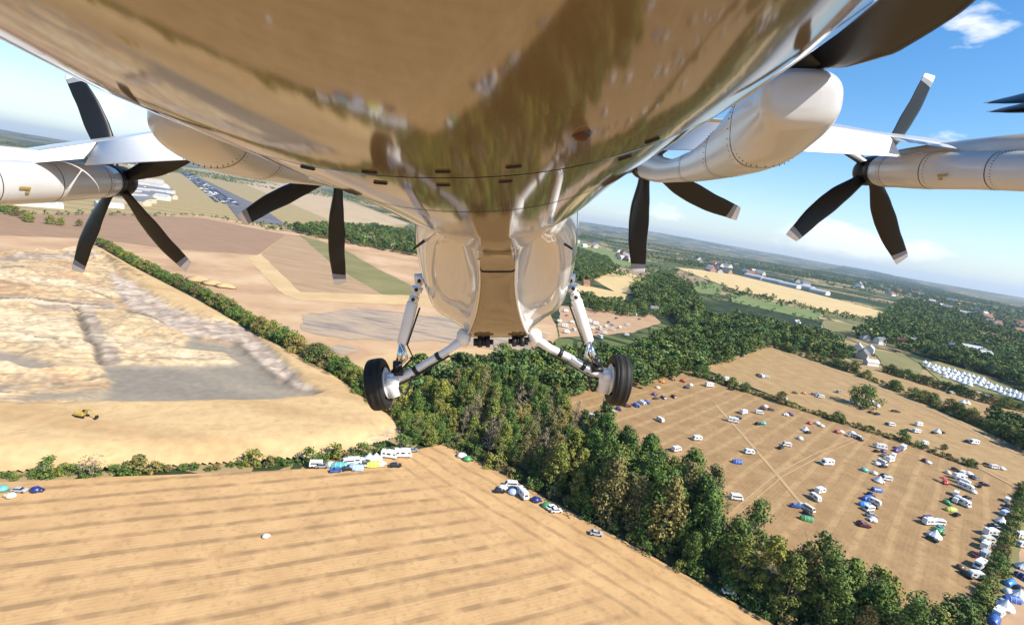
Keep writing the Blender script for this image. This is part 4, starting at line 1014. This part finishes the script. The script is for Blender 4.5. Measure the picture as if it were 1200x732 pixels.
def caravan_me(c):
    b = MB(); prof_solid(b, [(-2.7, .45), (2.6, .45), (2.75, .9), (2.55, 1.7), (2.2, 2.35), (1.6, 2.55), (-2.1, 2.55), (-2.55, 2.3), (-2.78, 1.3)], 1.08, 1.02, 0)
    for s in (-1, 1):
        for x0_, x1_ in ((-2.0, -.9), (.2, 1.8)): b.box(x0_, x1_, s*1.07-.02, s*1.07+.02, 1.35, 1.95, 1)
    b.add([(2.68, -.75, 1.25), (2.68, .75, 1.25), (2.48, .72, 1.9), (2.48, -.72, 1.9)], [(0, 1, 2, 3)], 1)
    b.box(-.4, .4, -.35, .35, 2.53, 2.66, 3, .06, .06); b.tube([(2.6, .5, .5), (3.6, 0, .5)], .05, 5, 3); b.tube([(2.6, -.5, .5), (3.6, 0, .5)], .05, 5, 3); wheels(b, (-.2,), .98, .34)
    return b.me([paint(c), M_glass, M_tyrec, M_trim])
def dome_me(c):
    b = MB(); n = 12; rg = []
    for t in (0, .3, .58, .8, .94, 1.0):
        r_ = math.cos(t*PI/2)**.8*1.7+.02
        rg.append([(r_*1.15*math.cos(2*PI*j/n)*(1.04 if j % 3 == 0 else .97), r_*math.sin(2*PI*j/n)*(1.04 if j % 3 == 0 else .97), 1.65*math.sin(t*PI/2)) for j in range(n)])
    b.loft(rg); prof_solid(b, [(1.4, .0), (2.7, 0), (2.2, .75), (1.3, 1.2)], .8, .55, 0)
    b.add([(2.72, -.5, .05), (2.72, .5, .05), (2.28, .42, .68), (2.28, -.42, .68)], [(0, 1, 2, 3)], 1)
    for s in ((1, 1), (1, -1), (-1, 1), (-1, -1)): b.tube([(s[0]*1.35, s[1]*1.2, .02), (s[0]*1.0, s[1]*.9, 1.0), (0, 0, 1.68)], .045, 4, 3)
    return b.me([paint(c), M_glass, M_tyrec, M_trim], True)
def tunnel_me(c):
    b = MB(); n = 10; rg = []
    for x, sc_ in ((-2.9, .25), (-2.6, .72), (-1.2, 1.0), (-1.1, .97), (.5, 1.03), (.6, .98), (2.2, 1.0), (2.8, .85)):
        rg.append([(x, 1.5*sc_*math.cos(PI*j/n), 2.0*sc_*math.sin(PI*j/n)) for j in range(n+1)])
    b.loft(rg); 
    for x in (-1.2, .5, 2.2): b.tube([(x, 1.55*math.cos(PI*j/8), 2.05*math.sin(PI*j/8)) for j in range(9)], .06, 4, 3)
    b.add([(2.83, -.6, .1), (2.83, .6, .1), (2.83, .5, 1.3), (2.83, -.5, 1.3)], [(0, 1, 2, 3)], 1)
    return b.me([paint(c), M_glass, M_tyrec, M_trim])
def bell_me(c):
    b = MB(); n = 14
    b.loft([[(r_*math.cos(2*PI*j/n), r_*math.sin(2*PI*j/n), z) for j in range(n)] for r_, z in ((2.55, 0), (2.6, .65), (1.6, 1.6), (.8, 2.45), (.08, 3.25))])
    prof_solid(b, [(2.1, 0), (2.9, 0), (2.75, 1.0), (1.2, 2.2)], .55, .1, 0); b.add([(2.92, -.4, .02), (2.92, .4, .02), (2.77, .2, .95), (2.77, -.2, .95)], [(0, 1, 2, 3)], 1)
    b.tube([(0, 0, 3.1), (0, 0, 3.55)], .05, 5, 3)
    return b.me([paint(c), M_glass, M_tyrec, M_trim])
def gazebo_me(c):
    b = MB(); b.loft([[(-1.6, -1.6, 2.0), (1.6, -1.6, 2.0), (1.6, 1.6, 2.0), (-1.6, 1.6, 2.0)], [(-1.6, -1.6, 2.25), (1.6, -1.6, 2.25), (1.6, 1.6, 2.25), (-1.6, 1.6, 2.25)], [(-.1, -.1, 3.05), (.1, -.1, 3.05), (.1, .1, 3.05), (-.1, .1, 3.05)]])
    for s in ((1, 1), (1, -1), (-1, 1), (-1, -1)): b.tube([(s[0]*1.5, s[1]*1.5, 0), (s[0]*1.5, s[1]*1.5, 2.1)], .05, 5, 3)
    b.box(-.7, .7, -.35, .35, .68, .74, 3); 
    for s in ((1, 1), (1, -1), (-1, 1), (-1, -1)): b.tube([(s[0]*.6, s[1]*.28, 0), (s[0]*.6, s[1]*.28, .7)], .03, 4, 3)
    return b.me([paint(c), M_glass, M_tyrec, M_trim])
MK = {'car': car_me, 'campervan': van_me, 'motorhome': motorhome_me, 'caravan': caravan_me, 'dome tent': dome_me, 'tunnel tent': tunnel_me, 'bell tent': bell_me, 'gazebo': gazebo_me}
CATN = {'car': 'car', 'campervan': 'van', 'motorhome': 'motorhome', 'caravan': 'caravan'}
ZG = zc[0]+.02
_mc = {}; ITEMS = []
def it(k, c, px, py, cluster, hd=None, s=1.0):
    ITEMS.append((k, c, px, py, cluster, hd, s))
# abbreviations for the table
K = {'c': 'car', 'v': 'campervan', 'm': 'motorhome', 'r': 'caravan', 'd': 'dome tent', 't': 'tunnel tent', 'b': 'bell tent', 'g': 'gazebo'}
Cc = {'w': 'white', 'k': 'black', 'e': 'grey', 's': 'silver', 'B': 'dark blue', 'b': 'blue', 'p': 'pale blue', 'T': 'teal', 'G': 'green', 'l': 'lime', 'r': 'red', 'M': 'maroon', 'P': 'purple', 'o': 'orange', 'n': 'brown', 'c': 'cream', 'N': 'navy', 'q': 'bright blue'}
def table(cluster, rows, hd=None):
    for k, c, px, py in rows: it(K[k], Cc[c], px, py, cluster, hd)
table('in the line of tents below the right wheel', [('v', 'w', 690, 491), ('v', 'w', 702, 490), ('c', 'M', 707, 485), ('d', 'w', 716, 483), ('d', 'P', 724, 481), ('c', 'M', 735, 478), ('t', 'b', 745, 477), ('t', 'w', 752, 474), ('d', 'b', 757, 473)])
table('at the far corner of the camp field near the trees', [('c', 'n', 768, 469), ('d', 'P', 766, 464), ('c', 'e', 777, 468), ('c', 'M', 789, 467), ('c', 'B', 804, 456), ('d', 'w', 809, 453), ('d', 'n', 787, 446), ('d', 'o', 776, 449), ('d', 'c', 770, 456), ('m', 'w', 831, 454), ('c', 'k', 856, 458), ('d', 'r', 799, 448)])
table('standing apart on the open left half of the camp field', [('r', 'w', 773, 495), ('r', 'w', 816, 517), ('v', 'w', 792, 530), ('m', 'w', 859, 496), ('m', 'w', 871, 486), ('c', 'k', 864, 492), ('t', 'b', 863, 544), ('r', 'w', 877, 533), ('c', 'k', 880, 530), ('v', 'w', 921, 524), ('c', 'k', 914, 527), ('m', 'w', 821, 572)])  # last black car gives shape to the dark shadow beside the white campervan
table('in the loose group near the middle of the hedge', [('c', 'B', 893, 481), ('v', 'w', 889, 486), ('d', 'w', 896, 478), ('c', 'n', 903, 482), ('d', 'T', 894, 498), ('c', 'k', 888, 499), ('d', 'w', 921, 488), ('d', 'P', 925, 487), ('b', 'w', 943, 506), ('c', 'k', 946, 509), ('d', 'w', 937, 516), ('d', 'r', 948, 498), ('d', 'w', 957, 498), ('d', 'c', 962, 501), ('d', 'r', 980, 508), ('d', 'w', 985, 508), ('c', 's', 994, 512), ('v', 'w', 1004, 515), ('c', 'k', 1007, 517), ('d', 'w', 998, 509)])  # last black car stands in for the shadow of the white campervan
table('near the crossing of the two pale tracks', [('m', 'w', 968, 546), ('r', 'w', 960, 579), ('r', 'w', 954, 587), ('c', 'b', 931, 596), ('d', 'w', 938, 595), ('v', 'c', 947, 600), ('c', 'k', 946, 606), ('t', 'G', 944, 611), ('v', 'w', 862, 587)])
table('in the cluster under the far hedge, right of centre', [('m', 'w', 1032, 527), ('d', 'w', 1028, 523), ('t', 'P', 1050, 530), ('m', 'w', 1057, 528), ('r', 'w', 1046, 537), ('m', 'w', 1042, 542), ('c', 'e', 1035, 536), ('v', 'w', 1033, 545), ('d', 'w', 1027, 546), ('c', 'k', 1034, 549), ('d', 'P', 1034, 531), ('c', 'k', 1027, 531), ('d', 'M', 1083, 542), ('d', 'w', 1087, 544)])
table('in the long column of tents left of the centre rows', [('d', 'T', 1012, 553), ('d', 'w', 1024, 557), ('b', 'w', 1029, 566), ('v', 'w', 1038, 564), ('c', 'k', 1036, 560), ('t', 'b', 1027, 577), ('t', 'b', 1015, 587), ('t', 'q', 1012, 594), ('r', 'w', 1024, 592), ('d', 'B', 1019, 582), ('v', 'w', 1017, 600), ('c', 'k', 1021, 597), ('c', 'e', 1020, 607), ('d', 'w', 1022, 612), ('c', 'M', 1012, 619), ('c', 'M', 1009, 616)])
table('in the big cluster near the right end of the hedge', [('g', 'r', 1103, 566), ('d', 'r', 1107, 568), ('c', 'k', 1119, 553), ('v', 'w', 1127, 557), ('d', 'w', 1134, 557), ('m', 'w', 1124, 563), ('m', 'w', 1128, 569), ('m', 'w', 1131, 575), ('r', 'w', 1119, 582), ('c', 'k', 1117, 588), ('d', 'w', 1140, 579), ('c', 'k', 1147, 572), ('c', 'e', 1143, 563), ('c', 'B', 1138, 561), ('m', 'w', 1127, 593), ('v', 'w', 1120, 590), ('c', 'k', 1132, 586), ('t', 'l', 1113, 600), ('c', 'k', 1120, 606), ('d', 'c', 1110, 556), ('c', 'k', 1152, 570), ('d', 'G', 1108, 591)])
table('in the pair of pitches alone on the near camp field', [('t', 'P', 1085, 610), ('m', 'w', 1088, 616), ('v', 'w', 1098, 616), ('c', 'e', 1098, 612), ('d', 'G', 1098, 625), ('b', 'w', 1094, 631), ('c', 'k', 1091, 635), ('c', 'T', 1100, 622)])
table('in the long row parked along the right-hand hedge', [('v', 'w', 1179, 589), ('c', 'k', 1179, 595), ('d', 'P', 1177, 600), ('v', 'p', 1176, 605), ('b', 'w', 1172, 614), ('c', 'k', 1163, 619), ('c', 'k', 1168, 622), ('m', 'w', 1160, 629), ('c', 's', 1165, 632), ('r', 'c', 1156, 637), ('m', 'w', 1153, 644), ('c', 'e', 1158, 640), ('m', 's', 1152, 654), ('c', 'M', 1143, 654), ('m', 'w', 1146, 667), ('r', 'w', 1142, 679), ('d', 'n', 1124, 668), ('c', 'k', 1132, 677)])
table('beyond the verge in the bottom right corner camp', [('m', 'w', 1196, 632), ('r', 'w', 1198, 643), ('b', 'w', 1197, 668), ('t', 'N', 1197, 680), ('t', 'q', 1182, 687), ('d', 'w', 1180, 697), ('t', 'b', 1184, 706), ('b', 'w', 1192, 702), ('c', 'k', 1192, 692), ('b', 'w', 1176, 715), ('m', 'w', 1168, 724), ('t', 'b', 1163, 731), ('c', 'e', 1172, 708)])
table('tucked behind the hedge in the middle pasture', [('r', 'w', 842, 444), ('m', 'w', 850, 447), ('r', 'c', 858, 450), ('r', 'c', 867, 453), ('t', 'w', 918, 469), ('c', 'w', 870, 417), ('c', 'k', 869, 419), ('t', 'c', 845, 422), ('t', 'c', 836, 425)])
table('alone in the open middle pasture', [('r', 'w', 892, 443), ('v', 'w', 898, 444), ('c', 'k', 888, 441), ('c', 'n', 931, 462), ('d', 'o', 942, 462), ('c', 'e', 953, 464), ('v', 'w', 961, 467), ('c', 'p', 957, 463)])
table('beside the lone round tree', [('v', 'w', 1006, 475), ('d', 'w', 1021, 472), ('b', 'w', 1027, 477), ('c', 'k', 1009, 481), ('c', 'k', 1020, 485), ('c', 'k', 1027, 487), ('c', 'n', 1046, 483), ('c', 'n', 1051, 484), ('v', 'w', 998, 473), ('c', 'k', 1040, 499), ('v', 'w', 1044, 500), ('v', 'e', 982, 461)])
table('in the right part of the middle pasture', [('m', 'w', 1076, 500), ('r', 'w', 1073, 508), ('c', 'k', 1063, 506), ('b', 'w', 1098, 508), ('c', 'k', 1094, 509), ('c', 'k', 1104, 509), ('r', 'w', 1083, 522), ('m', 'w', 1140, 521), ('c', 'k', 1132, 519), ('v', 'w', 1164, 550), ('d', 'w', 1173, 551), ('c', 'k', 1168, 550), ('c', 'n', 1156, 547)])  # first black car is put in for a shadow left of the white caravan
table('in the pasture below the bell tents', [('v', 'w', 1115, 462), ('c', 'k', 1112, 462), ('b', 'w', 1128, 473), ('b', 'w', 1133, 474), ('d', 'w', 1072, 446), ('r', 'w', 1157, 467)])
table('in the camper group under the lower hedge', [('m', 'w', 456, 538), ('m', 'w', 472, 537), ('c', 'e', 483, 531), ('b', 'w', 440, 541), ('b', 'w', 432, 542), ('d', 'w', 423, 543), ('v', 'w', 415, 545), ('v', 'w', 407, 546), ('d', 'w', 387, 548), ('v', 'w', 371, 549), ('c', 'e', 377, 550), ('t', 'T', 397, 550), ('c', 'b', 393, 555), ('d', 'p', 413, 550), ('c', 'k', 407, 553), ('t', 'p', 417, 552), ('t', 'l', 437, 548), ('d', 'w', 445, 547), ('c', 'e', 427, 547), ('c', 'k', 431, 545), ('c', 'k', 463, 549)])
table('in the short line beside the tree belt', [('v', 'w', 598, 572), ('d', 'w', 588, 575), ('c', 'k', 585, 579), ('c', 'B', 602, 577), ('d', 'p', 600, 580), ('m', 'w', 612, 584), ('d', 'N', 627, 589), ('d', 'G', 640, 596), ('c', 'w', 645, 598), ('c', 'w', 651, 602)])
table('on the stubble at the edge of the tree belt', [('c', 's', 698, 629), ('c', 'w', 853, 698), ('d', 'G', 547, 541), ('d', 'w', 540, 537)])
table('at the left end of the stubble field below the hedge', [('d', 'T', 3, 577), ('c', 's', 23, 579), ('d', 'N', 42, 578), ('d', 'c', 13, 585)])
it('dome tent', 'white', 311, 632, 'out in the middle of the stubble field', None, .5)
cp = 'in the crowded car park behind the right strut'
rs_ = random.Random(5)
for px, py in ((663, 366), (670, 379), (662, 384), (672, 388), (698, 381), (703, 387), (703, 397), (744, 370), (735, 382), (734, 394), (680, 384), (690, 378), (686, 390), (694, 386), (710, 384), (708, 392), (676, 374), (718, 388), (655, 378), (664, 391), (726, 385)): it(rs_.choice(['campervan', 'caravan', 'motorhome']), 'white', px, py, cp)
table(cp, [('c', 'b', 717, 382), ('c', 'B', 713, 379), ('c', 'k', 722, 374), ('t', 'p', 732, 367), ('c', 'r', 664, 371), ('c', 'k', 684, 370), ('c', 'e', 700, 391), ('c', 'M', 749, 375), ('c', 's', 756, 371)])
# white bell tents in rows
cb = 'in the close white rows of the glamping lawn'
for a, b_, n_ in (((1083, 427), (1150, 446), 13), ((1087, 431), (1148, 449), 12), ((1094, 436), (1146, 453), 10), ((1108, 443), (1136, 453), 5), ((1150, 449), (1199, 466), 10), ((1153, 455), (1198, 470), 9)):
    for k in range(n_):
        t = k/(n_-1); it('bell tent', 'cream' if False else 'white', a[0]+(b_[0]-a[0])*t+rs_.uniform(-1, 1), a[1]+(b_[1]-a[1])*t+rs_.uniform(-.6, .6), cb, None, 1.35)
from collections import defaultdict
bk = defaultdict(list)
for q in ITEMS: bk[(q[0], q[1], q[4])].append(q)
ORD = ['leftmost', 'second from left', 'third from left', 'fourth from left', 'fifth from left', 'sixth from left', 'seventh from left', 'eighth from left']
def place(q, label, group):
    k, c, px, py, cl_, hd, s = q
    if (k, c) not in _mc: _mc[(k, c)] = MK[k](c); _mc[(k, c)].name = k.replace(' ', '_')
    g = G(px, py)
    o = link(k.replace(' ', '_') if k != 'car' else 'parked_car', _mc[(k, c)], None, (g[0], g[1], ZG), hd if hd is not None else rs_.choice([.3, .3+PI, -1.2, .5, .1])+rs_.uniform(-.3, .3))
    if 'left end of the stubble' in cl_: s *= .78
    s = s*(.80 if k == 'car' else .74)*rs_.uniform(.92, 1.08)*(1.08 if k in ('motorhome', 'campervan') else 1.0); o.scale = (s, s, s)
    tag(o, label, CATN.get(k, 'tent' if 'tent' in k else k), group)
for (k, c, cl_), qs in bk.items():
    qs.sort(key=lambda q: q[2]); n = len(qs)
    for i, q in enumerate(qs):
        if cl_ in (cb, cp) and n > 6: lab = f'{c} {k} {cl_}'; gr = f'{c} {k}s {cl_}'
        else:
            lab = f'{c} {k} {cl_}'; gr = f'{k}s {cl_}'
            if n == 2: lab = f'{("left-hand", "right-hand")[i]} {c} {k} {cl_}'
            elif n > 2: lab = f'{ORD[i] if i < n-1 else "rightmost"} {c} {k} {cl_}' if n > 2 else lab
        place(q, lab, gr)

# excavator on the sand
M_yel = mat('faded_yellow', [(.38, .27, .06), (.50, .36, .10)], 1.2, rough=.6)
exg = G(96, 504); ex = empty('excavator', (exg[0], exg[1], quarry_z(exg)-.05), -.05); ex.scale = (.72, .72, .72)
tag(ex, 'yellow tracked excavator with its arm stretched out, working on the sand bench', 'excavator')
for s in (-1, 1):
    b = MB(); prof = [(-2.0, .45), (-1.7, .1), (1.7, .1), (2.0, .45), (1.7, .85), (-1.7, .85)]
    b.add([(x, s*1.1-.3, z) for x, z in prof]+[(x, s*1.1+.3, z) for x, z in prof], [(0, 1, 2, 3, 4, 5)[::-1], (6, 7, 8, 9, 10, 11)]+[(i, (i+1) % 6, 6+(i+1) % 6, 6+i) for i in range(6)])
    link('track', b.me(M_dark), ex)
b = MB(); b.box(-2.3, 1.1, -1.25, 1.25, .95, 1.9, 0, .12, .08); b.box(-2.35, -1.3, -1.2, 1.2, 1.0, 2.15, 0, .1, .1); link('body', b.me(M_yel), ex)
b = MB(); b.box(-.2, 1.35, .35, 1.2, 1.85, 3.0, 0, .12, .06); b.box(-.1, 1.25, .42, 1.13, 2.98, 3.06, 1); link('driver_cab', b.me([M_glass, M_yel]), ex)
b = MB(); b.tube([(1.0, -.2, 1.6), (2.6, -.2, 3.6), (4.6, -.2, 3.9)], [.32, .36, .22], 6); link('boom', b.me(M_yel), ex)
b = MB(); b.tube([(4.3, -.2, 4.1), (6.4, -.2, 2.0)], [.25, .16], 6); link('dipper_arm', b.me(M_yel), ex)
b = MB(); b.add([(x, y_, z) for y_ in (-.75, .35) for x, z in ((6.2, 2.0), (6.8, 1.5), (6.6, .6), (5.8, .5), (5.9, 1.2))], [(0, 1, 2, 3, 4)[::-1], (5, 6, 7, 8, 9)]+[(i, (i+1) % 5, 5+(i+1) % 5, 5+i) for i in range(5)]); link('bucket', b.me(M_dark), ex)

# ------------------------------------------------------------------ buildings
M_wallw = mat('white_render', [(.58, .55, .5), (.68, .65, .6)], .4, rough=.9)
M_wallb = mat('warm_brick', [(.30, .17, .11), (.38, .23, .15)], .6, rough=.9)
M_walls = mat('pale_stone', [(.48, .40, .28), (.58, .50, .37)], .4, rough=.9)
M_tile = mat('clay_tile', [(.20, .09, .06), (.28, .14, .09)], .6, rough=.9)
M_slate = mat('grey_slate', [(.12, .12, .13), (.19, .19, .2)], .6, rough=.8)
M_sheet = mat('sheet_roof', [(.36, .37, .39), (.5, .5, .51)], .2, rough=.5)
def house(px, py, l, w_, h_, rz, wall, roof, label, group=None, name='house', cat='house', nwin=0, rp=.45):
    g = G(px, py); zz = float(hill(np.array(g[0]), np.array(g[1])))+ZG
    e = empty(name, (g[0], g[1], zz), rz); tag(e, label, cat, group)
    b = MB(); x_, y_ = l/2, w_/2; rh = w_*rp
    v = [(-x_, -y_, -1), (x_, -y_, -1), (x_, y_, -1), (-x_, y_, -1), (-x_, -y_, h_), (x_, -y_, h_), (x_, y_, h_), (-x_, y_, h_), (-x_, 0, h_+rh), (x_, 0, h_+rh)]
    b.add(v, [(0, 1, 5, 4), (2, 3, 7, 6), (1, 2, 6, 9, 5), (3, 0, 4, 8, 7), (4, 5, 9, 8), (6, 7, 8, 9)]); link('wall', b.me(wall), e)
    b = MB(); o_ = .4; t_ = .18
    for s in (-1, 1):
        a = [(-x_-o_, 0, h_+rh+.05), (x_+o_, 0, h_+rh+.05), (x_+o_, s*(y_+o_), h_-o_*rp*2+.05), (-x_-o_, s*(y_+o_), h_-o_*rp*2+.05)]
        b.add(a+[(p[0], p[1], p[2]+t_) for p in a], [(0, 1, 2, 3), (7, 6, 5, 4), (0, 4, 5, 1), (1, 5, 6, 2), (2, 6, 7, 3), (3, 7, 4, 0)])
    r_ = link('roof', b.me(roof), e)
    if name in ('house', 'farmhouse'):
        b = MB(); b.box(x_*.55-.4, x_*.55+.4, -.4, .4, h_+rh-.6, h_+rh+1.3); link('chimney', b.me(M_wallb), r_)
    for k in range(nwin):
        for s in (-1, 1):
            xx = -x_+l*(k+.5)/nwin; b = MB(); b.box(xx-.5, xx+.5, s*(y_+.02)-.05, s*(y_+.02)+.05, h_*.45, h_*.45+1.2); link('window', b.me(M_glass), e)
house(1068, 404, 16, 8, 5, .5, M_walls, M_slate, 'large pale stone house with grey roof among dark trees above the bell tents', nwin=4, name='farmhouse')
house(1056, 405, 10, 8, 6, 2.0, M_wallb, M_tile, 'dark brick house with tiled roof left of the large pale stone house', nwin=2)
house(1030, 403, 13, 7, 4.5, .4, M_wallw, M_slate, 'white farmhouse with slate roof in the farmyard', nwin=3, name='farmhouse')
house(1013, 398, 11, 7, 4, 1.3, M_wallw, M_tile, 'white cottage with tiled roof at the top of the farmyard', nwin=2)
house(1010, 419, 20, 9, 3.6, .9, M_walls, M_slate, 'long grey-roofed barn in the farmyard', name='barn', cat='barn')
house(1018, 413, 14, 8, 3.6, .9, M_wallw, M_sheet, 'pale sheet-roofed shed in the middle of the farmyard', name='barn', cat='barn')
house(1020, 428, 12, 5, 2.6, .2, M_wallw, M_sheet, 'low white shed at the near edge of the farmyard', name='barn', cat='barn')
house(1005, 410, 10, 7, 3.2, .9, M_wallw, M_sheet, 'white shed at the left of the farmyard', name='barn', cat='barn')
house(932, 382, 9, 7, 4, .6, M_wallw, M_sheet, 'small white house half hidden in the wood left of the farmyard')
house(962, 390, 9, 7, 4, .6, M_walls, M_slate, 'small pale house in the wood just left of the farmyard')
house(765, 367, 9, 7, 4, .3, M_wallw, M_slate, 'white cottage at the right end of the field car park')
house(802, 377, 12, 6, 3, .2, M_walls, M_slate, 'brown-roofed shed in the wood right of the field car park', name='barn', cat='barn')
house(818, 378, 16, 6, 2.6, .2, M_walls, M_sheet, 'long pale shed in the wood right of the field car park', name='barn', cat='barn')
house(686, 335, 9, 8, 4, .3, M_wallb, M_tile, 'small brick house between the two straw fields')
for i, (a, b_) in enumerate((((884, 326), 60), ((905, 331), 60), ((925, 336), 55), ((945, 339), 40), ((960, 344), 45))):
    house(a[0], a[1], b_, 24, 7, -1.0, M_wallw, M_sheet, f'long white industrial shed beyond the straw field, {["leftmost", "second from left", "middle one", "second from right", "rightmost"][i]} of five', 'white sheds beyond the straw field', 'industrial_shed', 'shed', rp=.18)
r9 = random.Random(11)
for i in range(30):
    px = r9.uniform(142, 192); py = 196+r9.uniform(0, 1)**.8*44
    if px < 160 and py > 215 and i % 2: px += 25
    house(px, py, r9.uniform(.05, .11)*(H/ (py-172)*600)*.55+12, r9.uniform(12, 24), r9.uniform(5, 8), r9.choice([.15, .2, 1.7])+r9.uniform(-.1, .1), r9.choice([M_wallw, M_wallw, M_walls]), r9.choice([M_sheet, M_slate, M_sheet]), 'pale industrial building on the plain right of the left propeller hub', 'pale buildings beside the left propeller', 'industrial_building', 'building', rp=.18)
house(44, 242, 44, 10, 4, 1.0, M_wallw, M_sheet, 'long low white building under the left engine nacelle', name='industrial_shed', cat='shed', rp=.2)
house(128, 243, 30, 12, 4, 1.0, M_wallw, M_sheet, 'long low white building between the left propeller blades', name='industrial_shed', cat='shed', rp=.2)
for i, (px, py) in enumerate(((431, 284), (442, 284), (452, 287), (460, 290), (466, 287), (478, 290), (484, 285), (412, 280))):
    house(px, py, 16, 9, 5, i*.7, [M_wallw, M_walls][i % 2], [M_slate, M_tile][i % 2], 'pale cottage among dark trees left of the cabin', 'cottages among the trees left of the cabin')
def rnd_houses(poly, n, label, group, seed, smin=9, smax=15):
    r_ = random.Random(seed); k = 0; xs = [p[0] for p in poly]; ysx = [p[1] for p in poly]
    while k < n:
        px, py = r_.uniform(min(xs), max(xs)), r_.uniform(min(ysx), max(ysx))
        if not bool(inpoly(np.array([px]), np.array([py]), poly)[0]): continue
        l_ = r_.uniform(smin, smax); house(px, py, l_*1.5, l_, 6, r_.uniform(0, 3), r_.choice([M_wallw, M_walls, M_wallw, M_wallb]), r_.choice([M_slate, M_tile, M_sheet]), label, group); k += 1
rnd_houses([(672, 292), (742, 308), (742, 300), (690, 286), (672, 284)], 18, 'pale house in the village beyond the green meadow', 'houses of the village beyond the meadow', 2, 12, 20)
rnd_houses([(800, 300), (870, 312), (960, 338), (900, 326), (820, 318)], 24, 'small house in the village behind the long straw field', 'houses behind the straw field', 3, 12, 22)
rnd_houses([(980, 330), (1060, 352), (1200, 395), (1200, 380), (1060, 335)], 34, 'small house scattered in the wooded valley on the right', 'houses in the wooded valley', 4, 12, 24)
rnd_houses([(1090, 395), (1140, 405), (1160, 425), (1110, 412)], 7, 'small pale house in the wood above the bell tents', 'houses in the wood above the bell tents', 6)
# distant car park: rows of cars far beyond telling apart
b = MB(); r_ = random.Random(9); qd = G(218, 203); qe = G(268, 240); dd = nrm2(qe-qd); nn = np.array([-dd[1], dd[0]]); L_ = np.hypot(*(qe-qd))
for k in range(520):
    s_ = (k % 130)/130*L_; ln = (k//130-1.5)*13
    if r_.random() < .25: continue
    p = qd+dd*s_+nn*ln; h_ = r_.uniform(1.4, 2.6); b.box(p[0]-2.4, p[0]+2.4, p[1]-4, p[1]+4, ZG, ZG+h_, r_.choice([0, 0, 1, 2, 2]), .5, .6)
tag(link('distant_parked_cars', b.me([M_glass, M_trim, paint('dark blue')])), kind='stuff')

# ------------------------------------------------------------------ haze
hz = bpy.data.materials.new('haze_air'); hz.use_nodes = True
_n = hz.node_tree; _n.nodes.remove(_n.nodes['Principled BSDF'])
pv = _n.nodes.new('ShaderNodeVolumePrincipled'); pv.inputs['Color'].default_value = (.62, .79, 1.0, 1); pv.inputs['Density'].default_value = 0.000046; pv.inputs['Anisotropy'].default_value = .2
_n.links.new(pv.outputs[0], _n.nodes['Material Output'].inputs['Volume'])
b = MB(); b.box(-18500, 18500, -18500, 18500, -1, 330)
o = link('haze', b.me(hz)); tag(o, kind='stuff')
